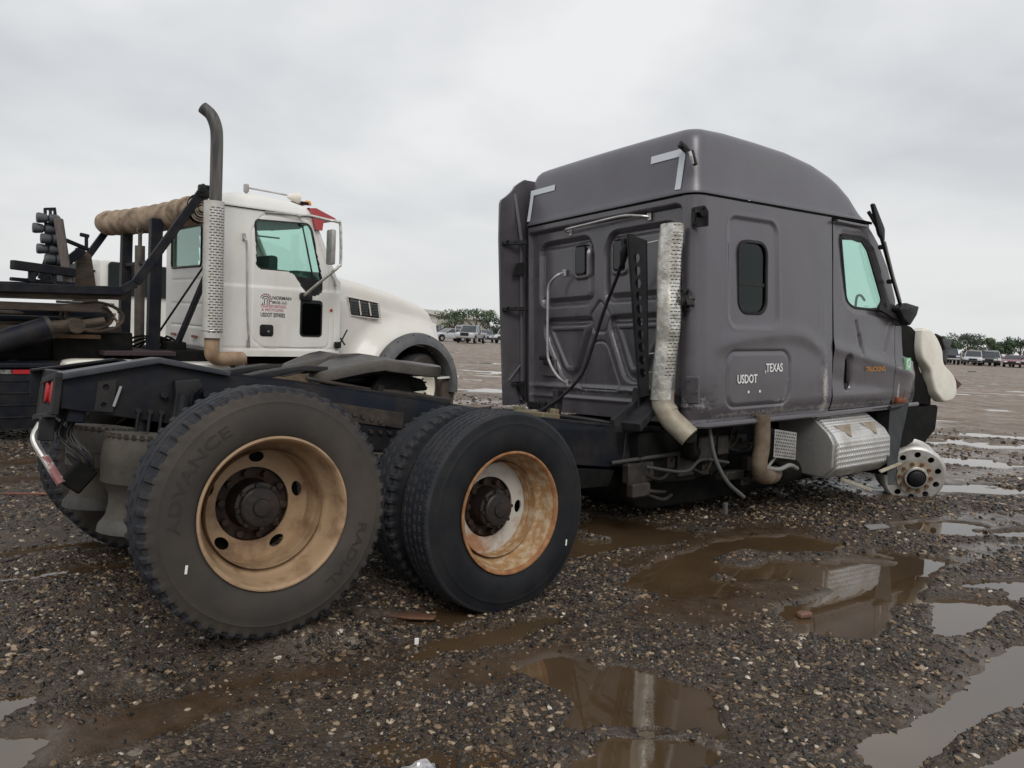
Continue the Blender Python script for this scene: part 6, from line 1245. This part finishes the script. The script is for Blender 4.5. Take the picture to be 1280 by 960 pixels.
# ================================================================== parked cars
CARM={}
def cpaint(n,c,r=.35): return mat('car_paint_'+n,c,r,.3,coat=.5,col2=tuple(x*.75+.05 for x in c),scale=2,amt=.4)
def car_mesh(kind):
    L,Wd,Hh={'sedan':(4.6,1.8,1.45),'suv':(4.7,1.9,1.75),'pickup':(5.6,2.0,1.9),'van':(5.0,1.98,1.95)}[kind]
    g=G(); hl=L/2
    if kind=='sedan': body=[(-hl,.35),(-hl,.85),(-hl+.15,1.0),(-1.2,1.02),(1.0,.98),(hl-.25,.80),(hl,.62),(hl,.32)]; roof=[(-1.75,1.0),(-1.1,1.42),(.1,1.45),(.95,.98)]
    elif kind=='suv': body=[(-hl,.4),(-hl,1.0),(-hl+.05,1.1),(1.0,1.08),(hl-.2,.98),(hl,.75),(hl,.38)]; roof=[(-hl+.05,1.08),(-hl+.3,1.68),(-.2,1.75),(.45,1.70),(1.15,1.08)]
    elif kind=='pickup': body=[(-hl,.55),(-hl,1.15),(-.3,1.15),(1.2,1.18),(hl-.15,1.12),(hl,.95),(hl,.5)]; roof=[(-.55,1.15),(-.4,1.85),(.75,1.88),(1.45,1.17)]
    else: body=[(-hl,.4),(-hl,1.1),(1.4,1.1),(hl-.2,.95),(hl,.7),(hl,.36)]; roof=[(-hl+.02,1.1),(-hl+.15,1.88),(.3,1.92),(1.0,1.75),(1.8,1.08)]
    wx=(hl-.95,-hl+1.0 if kind!='pickup' else -hl+1.2); wr=.34 if kind in('sedan','van') else .40
    low=body[0][1]; P=[body[0]]; bt=[]
    for cx_ in sorted(wx): bt+= [(cx_+ (wr+.08)*math.cos(t),max(low,wr+ (wr+.08)*math.sin(t))) for t in np.linspace(PI,0,9)]
    poly=body+bt[::-1]
    b=part('body',prism(poly,-Wd/2,Wd/2,bev=.07),cpaint('silver',(.45,.46,.47)),None)
    V,F=prism(roof,-Wd/2+.08,Wd/2-.08,bev=.04); k=(V[:,2]-1.0)/(Hh-1.0); V[:,1]*=1-.18*np.clip(k,0,1); gl=part('greenhouse_glass',(V,F),M_dg2,b,Matrix.Identity(4))
    rz=Hh-.05; g=G(); xs=[p[0] for p in roof if p[1]>Hh-.12]; g.add(*box(((min(xs)+max(xs))/2,0,rz+.02),(max(xs)-min(xs)+.1,Wd*.76,.07),.03))
    for s in (-1,1):
        for a,c in zip(roof[:-1],roof[1:]):
            if abs(a[1]-c[1])>.2:
                ka=np.clip((a[1]-1)/(Hh-1),0,1); kc=np.clip((c[1]-1)/(Hh-1),0,1); g.add(*bar((a[0],s*(Wd/2-.06)*(1-.18*ka),a[1]),(c[0],s*(Wd/2-.06)*(1-.18*kc),c[1]),.07,.08,.01))
        if kind!='pickup': g.add(*bar((-.35,s*(Wd/2-.07)*.98,1.0),(-.4,s*(Wd/2-.08)*.83,rz),.03,.09,.01))
    rf=part('roof',g,cpaint('silver',(.45,.46,.47)),b,Matrix.Identity(4))
    for i,cx_ in enumerate(wx):
        for s in (-1,1):
            V,F=lathe([(0,-.10),(wr*.6,-.10),(wr*.62,-.11),(wr*.95,-.11),(wr,-.08),(wr,.1),(0,.1)],18,'y',1,(0,0,0)); mm=Matrix.Translation((cx_,s*(Wd/2-.1),wr))@Matrix.Rotation(0 if s<0 else PI,4,'Z')
            wh=part('wheel',(V,F),M_rub,b,mm); V,F=lathe([(0,-.115),(wr*.55,-.115)],12,'y'); part('hubcap',(V,F),M_alu,wh,mm)
    fz=body[-2][1] if kind!='pickup' else .95
    for s in (-1,1): g=G(); g.add(*box((hl-.06,s*(Wd/2-.28),fz+.03),(.16,.36,.14),.03)); part('headlight',g,mat('headlamp_glass',(.75,.76,.76),.15,spec=.8),b,Matrix.Identity(4))
    g=G(); g.add(*box((hl+.0,0,fz-.02),(.06,Wd*.45,.20 if kind!='pickup' else .34),.02)); part('grille',g,M_plas,b,Matrix.Identity(4))
    g=G(); g.add(*box((hl+.02,0,low+.12),(.16,Wd*.96,.18),.04)); part('bumper',g,M_blk if kind!='pickup' else M_alu,b,Matrix.Identity(4))
    for s in (-1,1): g=G(); g.add(*box((.75,s*(Wd/2+.08),1.05),(.10,.2,.13),.03)); part('wing_mirror',g,M_plas,b,Matrix.Identity(4))
    for s in (-1,1): g=G(); g.add(*box((-hl+.02,s*(Wd/2-.18),.9),(.08,.2,.2),.02)); part('tail_light',g,M_red,b,Matrix.Identity(4))
    return b
M_dg2=mat('car_glass',(.03,.035,.04),.08,spec=.8)
PROTO={}
def place_car(kind,x,y,yaw,cname,c,label,name=None):
    if kind not in PROTO:
        b=car_mesh(kind); PROTO[kind]=b; o=b; o.matrix_basis=Matrix.Identity(4); WM[o]=Matrix.Identity(4)
        M=Matrix.Translation((x,y,.03))@Matrix.Rotation(yaw,4,'Z'); r=copy_car(b,M); 
    else:
        M=Matrix.Translation((x,y,.03))@Matrix.Rotation(yaw,4,'Z'); r=copy_car(PROTO[kind],M)
    pm=cpaint(cname,c)
    for o in [r]+list(r.children):
        if o.name.split('.')[0] in ('parked_car','body','roof','pickup_truck'): o.material_slots[0].link='OBJECT'; o.material_slots[0].material=pm
    nm={'sedan':'parked_car','suv':'parked_suv','pickup':'parked_pickup','van':'parked_van'}[kind]; r.name=nm
    props(r,label,{'sedan':'car','suv':'suv','pickup':'pickup','van':'van'}[kind],'vehicles parked in rows at the far side of the lot'); return r
def copy_car(b,M):
    r=bpy.data.objects.new('vehicle',None); COL.objects.link(r); r.matrix_basis=M; WM[r]=M
    def rec(o,p,MM):
        c=o.copy(); COL.objects.link(c); WM[c]=MM; c.parent=p; c.matrix_basis=WM[p].inverted()@MM
        return c
    bc=rec(b,r,M)
    for ch in b.children:
        if ch.name.split('.')[0] in('roof','greenhouse_glass','grille','bumper','headlight','wing_mirror','tail_light'):
            rec(ch,r,M@WM[ch])
        else:
            w=rec(ch,r,M@WM[ch])
            for q in ch.children: rec(q,w,M@WM[q])
    return r
fa=-PI/2
row=[('pickup',-3.9,70.5,fa-.22,'silvergray',(.42,.43,.45),'silver pickup nearest the camera in the gap between the two trucks'),
('sedan',-6.3,74.5,fa-1.0,'pearl',(.55,.56,.58),'pale silver sedan left of the silver pickup'),
('suv',-8.3,79,fa-.2,'charcoal',(.03,.032,.035),'dark suv just right of the white hood, behind the pale sedan'),
('suv',-.7,78,fa-.3,'lightgray',(.5,.5,.5),'light gray suv right of the silver pickup, partly behind the left side extender'),
('van',-5.6,83,fa,'dustywhite',(.6,.6,.58),'dusty white van behind the pale silver sedan'),
('sedan',-3.0,82,fa,'bluegray',(.12,.15,.2),'blue gray sedan behind the silver pickup'),
('suv',-9.8,84,fa,'gray',(.2,.2,.2),'gray suv farthest left, mostly behind the white hood')]
cols=[('black',(.02,.02,.022)),('silver',(.45,.46,.47)),('white',(.68,.68,.66)),('gray',(.15,.155,.16)),('navy',(.03,.045,.09)),('white',(.68,.68,.66)),('tan',(.3,.26,.2)),('bluegray',(.12,.15,.2))]
x0=47.5
right=[('van',43.8,81.5,-.05,'greenish',(.28,.33,.31),'gray green van at the left end of the right hand row beside the torn trim'),
('pickup',45.6,80.8,.1,'navy',(.03,.045,.09),'dark blue pickup between the gray green van and the bright silver suv'),
('suv',47.9,80.2,-.05,'brightsilver',(.50,.52,.54),'bright silver suv with shining headlights, in front of the right hand row'),
('suv',49.9,81.5,.15,'darkgray',(.07,.07,.075),'dark gray suv between the silver suv and the maroon car'),
('sedan',51.6,79.6,-.1,'maroon',(.22,.06,.075),'maroon red sedan in the right hand row'),
('sedan',53.6,81.5,.05,'beige',(.36,.33,.29),'beige sedan just right of the maroon car'),
('suv',55.4,79.4,-.1,'slate',(.11,.12,.13),'slate gray suv at the right edge of the picture'),
('pickup',57.6,81,.0,'white',(.6,.6,.58),'white pickup behind the slate gray suv'),
('suv',41.6,82.5,.0,'black',(.02,.02,.022),'black suv mostly hidden behind the torn front trim'),
('van',54.6,88.0,.0,'silver',(.45,.46,.47),'silver van in the second row behind the beige sedan'),
('suv',49.0,88.0,.1,'black',(.02,.02,.022),'black suv in the second row behind the bright silver suv'),
('sedan',52.2,88.5,.1,'tan',(.3,.26,.2),'tan sedan in the second row behind the maroon sedan'),
('sedan',59.5,88.0,.0,'gray',(.15,.155,.16),'gray sedan in the second row at the far right'),
('van',46.5,89.0,.0,'white',(.6,.6,.58),'white van in the second row above the dark blue pickup'),
('van',57.0,95.0,.0,'tan',(.3,.26,.2),'tan van in the third row at the right edge')]
for k,x,y,a,cn,c,lb in row: place_car(k,x*1.17,y*1.17,a,cn,c,lb)
for k,x,y,a,cn,c,lb in right: place_car(k,x*1.16,y*1.16,fa-.50+a,cn,c,lb)
for o in list(PROTO.values()):
    def kill(o):
        for ch in list(o.children): kill(ch)
        bpy.data.objects.remove(o)
    kill(o)
# ================================================================== trees and warehouse
M_leaf=mat('tree_leaves',(.050,.085,.042),.7,col2=(.095,.13,.07),scale=.5,amt=.9,lo=.4,hi=.6); M_leaf2=mat('dull_leaves',(.065,.09,.060),.7,col2=(.10,.125,.09),scale=.6,amt=.9); M_palm=mat('palm_leaves',(.045,.075,.055),.6,col2=(.08,.11,.08),scale=.6,amt=.9); M_bark=mat('bark',(.09,.07,.055),.9,col2=(.05,.04,.03),scale=3,amt=.8)
def tree(x,y,h,w,label,m,n=1500,seed=0,palm=False,leaf=.34,trunk=.3):
    r=np.random.default_rng(seed); T=thing('tree' if not palm else 'palm_tree',label,'tree',Matrix.Translation((x,y,0)),'trees on the horizon')
    g=G(); g.add(*tube([(0,0,-.1),(.1,.05,h*.3),(0,.1,h*.55)],[h*.035,h*.028,h*.015],8))
    for i in range(5):
        a=2*PI*i/5+r.random(); g.add(*tube([(0.05,.05,h*.28),(w*.22*math.cos(a),w*.22*math.sin(a),h*.5),(w*.38*math.cos(a),w*.38*math.sin(a),h*.68)],[h*.016,h*.011,h*.004],6))
    part('trunk',g,M_bark,T)
    if not palm:
        nc=16; cc=np.stack([(r.random(nc)-.5)*w*.78,(r.random(nc)-.5)*w*.78,h*(trunk+.18+(.74-trunk)*r.random(nc))],-1); cr=h*(.13+.10*r.random(nc)); cc[:,2]=np.minimum(cc[:,2],h-cr*.9)
        k=r.integers(0,nc,n); d=r.normal(size=(n,3)); d/=np.linalg.norm(d,axis=1)[:,None]; c=cc[k]+d*(cr[k]*(.55+.5*r.random(n)))[:,None]*np.array([1.25,1.25,.85])
        u=r.normal(size=(n,3)); u/=np.linalg.norm(u,axis=1)[:,None]; v=np.cross(u,d); v/=np.linalg.norm(v,axis=1)[:,None]+1e-6; s=(leaf*(.6+.8*r.random(n)))[:,None]*.5
        V=np.stack([c-u*s,c+v*s*.7,c+u*s,c-v*s*.7],1).reshape(-1,3); F=[(4*i,4*i+1,4*i+2,4*i+3) for i in range(n)]
    else:
        V=[];F=[]
        for hd in range(6):
            bx,by,bz=(r.random()-.5)*w*.7,(r.random()-.5)*w*.5,h*(.55+.2*r.random())
            for i in range(26):
                a=2*PI*r.random(); el=.1+1.2*r.random(); L=h*.36*(.8+.4*r.random()); pts=[]
                for q in range(6):
                    t=q/5; rr=L*t*math.cos(el)*(1); zz=L*t*math.sin(el)-L*.28*t*t; pts.append((bx+rr*math.cos(a),by+rr*math.sin(a),bz+zz,.16*(1-t*.8)))
                for (p,q_) in zip(pts[:-1],pts[1:]):
                    b=len(V); sx_,sy_=-math.sin(a)*p[3],math.cos(a)*p[3]; V+= [(p[0]-sx_,p[1]-sy_,p[2]-.05),(p[0]+sx_,p[1]+sy_,p[2]+.02),(q_[0]+sx_*.8,q_[1]+sy_*.8,q_[2]+.02),(q_[0]-sx_*.8,q_[1]-sy_*.8,q_[2]-.05)]; F.append((b,b+1,b+2,b+3))
        V=np.array(V)
    part('crown',(V,F),m,T,smooth=False)
tl=[(-11.8,150,6.0,7,'low round tree right of the warehouse roof',M_leaf),(-7.6,152,6.3,8,'broad bushy tree behind the silver pickup',M_leaf),(-3.3,156,4.6,7,'low green tree just left of the side extender',M_leaf2),(1.5,160,4.4,7,'low tree mostly behind the side extender',M_leaf2),
(84,160,4.5,14,'wide low tree beside the torn front trim',M_leaf),(90,163,4.2,11,'low green tree left of the flat topped tree',M_leaf),(93,158,6.1,5.5,'tall flat topped tree between low bushes',M_leaf2),(99,160,4.6,9,'rounded bush left of the palms',M_leaf),(110,160,4.6,11,'dark bush right of the palms',M_leaf),(114,158,4.8,9,'bushy tree at the right edge',M_leaf),(104,166,4.4,12,'low trees behind the palms',M_leaf),(76,163,4.0,13,'low tree hidden behind the cream plastic tank',M_leaf),(120,162,4.4,12,'rightmost low tree past the last cars',M_leaf)]
for i,(x,y,h,w,lb,m) in enumerate(tl): tree(x,y,h*(1.08 if x>50 and h<5.5 else .92),w,lb,m,seed=i+3,n=1600 if w<9 else 3600,trunk=.05 if h<6.05 else .45)
tree(104.5,159,6.0,7.5,'clump of spiky palms rising above the parked cars',M_palm,seed=40,palm=True)
Wh=thing('warehouse','long beige metal warehouse with low gable behind the white hood','building',Matrix.Translation((-27,165,0)))
WHM=Matrix.Translation((-27,165,0))@Matrix.Rotation(-.30,4,'Z')@Matrix.Scale(.85,4); mb=mat('beige_siding',(.42,.40,.35),.7,col2=(.34,.32,.28),scale=.3,amt=.5)
V,F=prism([(-16,0),(16,0),(16,4.4),(0,6.6),(-16,4.4)],0,30); part('wall',(V,F),mb,Wh,WHM,smooth=False)
g=G(); g.add(*prism([(-16.5,4.35),(0,6.62),(16.5,4.35),(16.5,4.5),(0,6.85),(-16.5,4.5)],-.4,30.4)); part('roof',g,mat('tan_metal_roof',(.36,.32,.27),.5,.2),Wh,WHM,smooth=False)
for x in (-11,-4,4,11): part('roller_door',box((x,-.06,1.9),(4.2,.1,3.8),.02),mat('pale_door',(.5,.5,.48),.6,col2=(.4,.4,.38),scale=1,amt=.5),Wh,WHM)
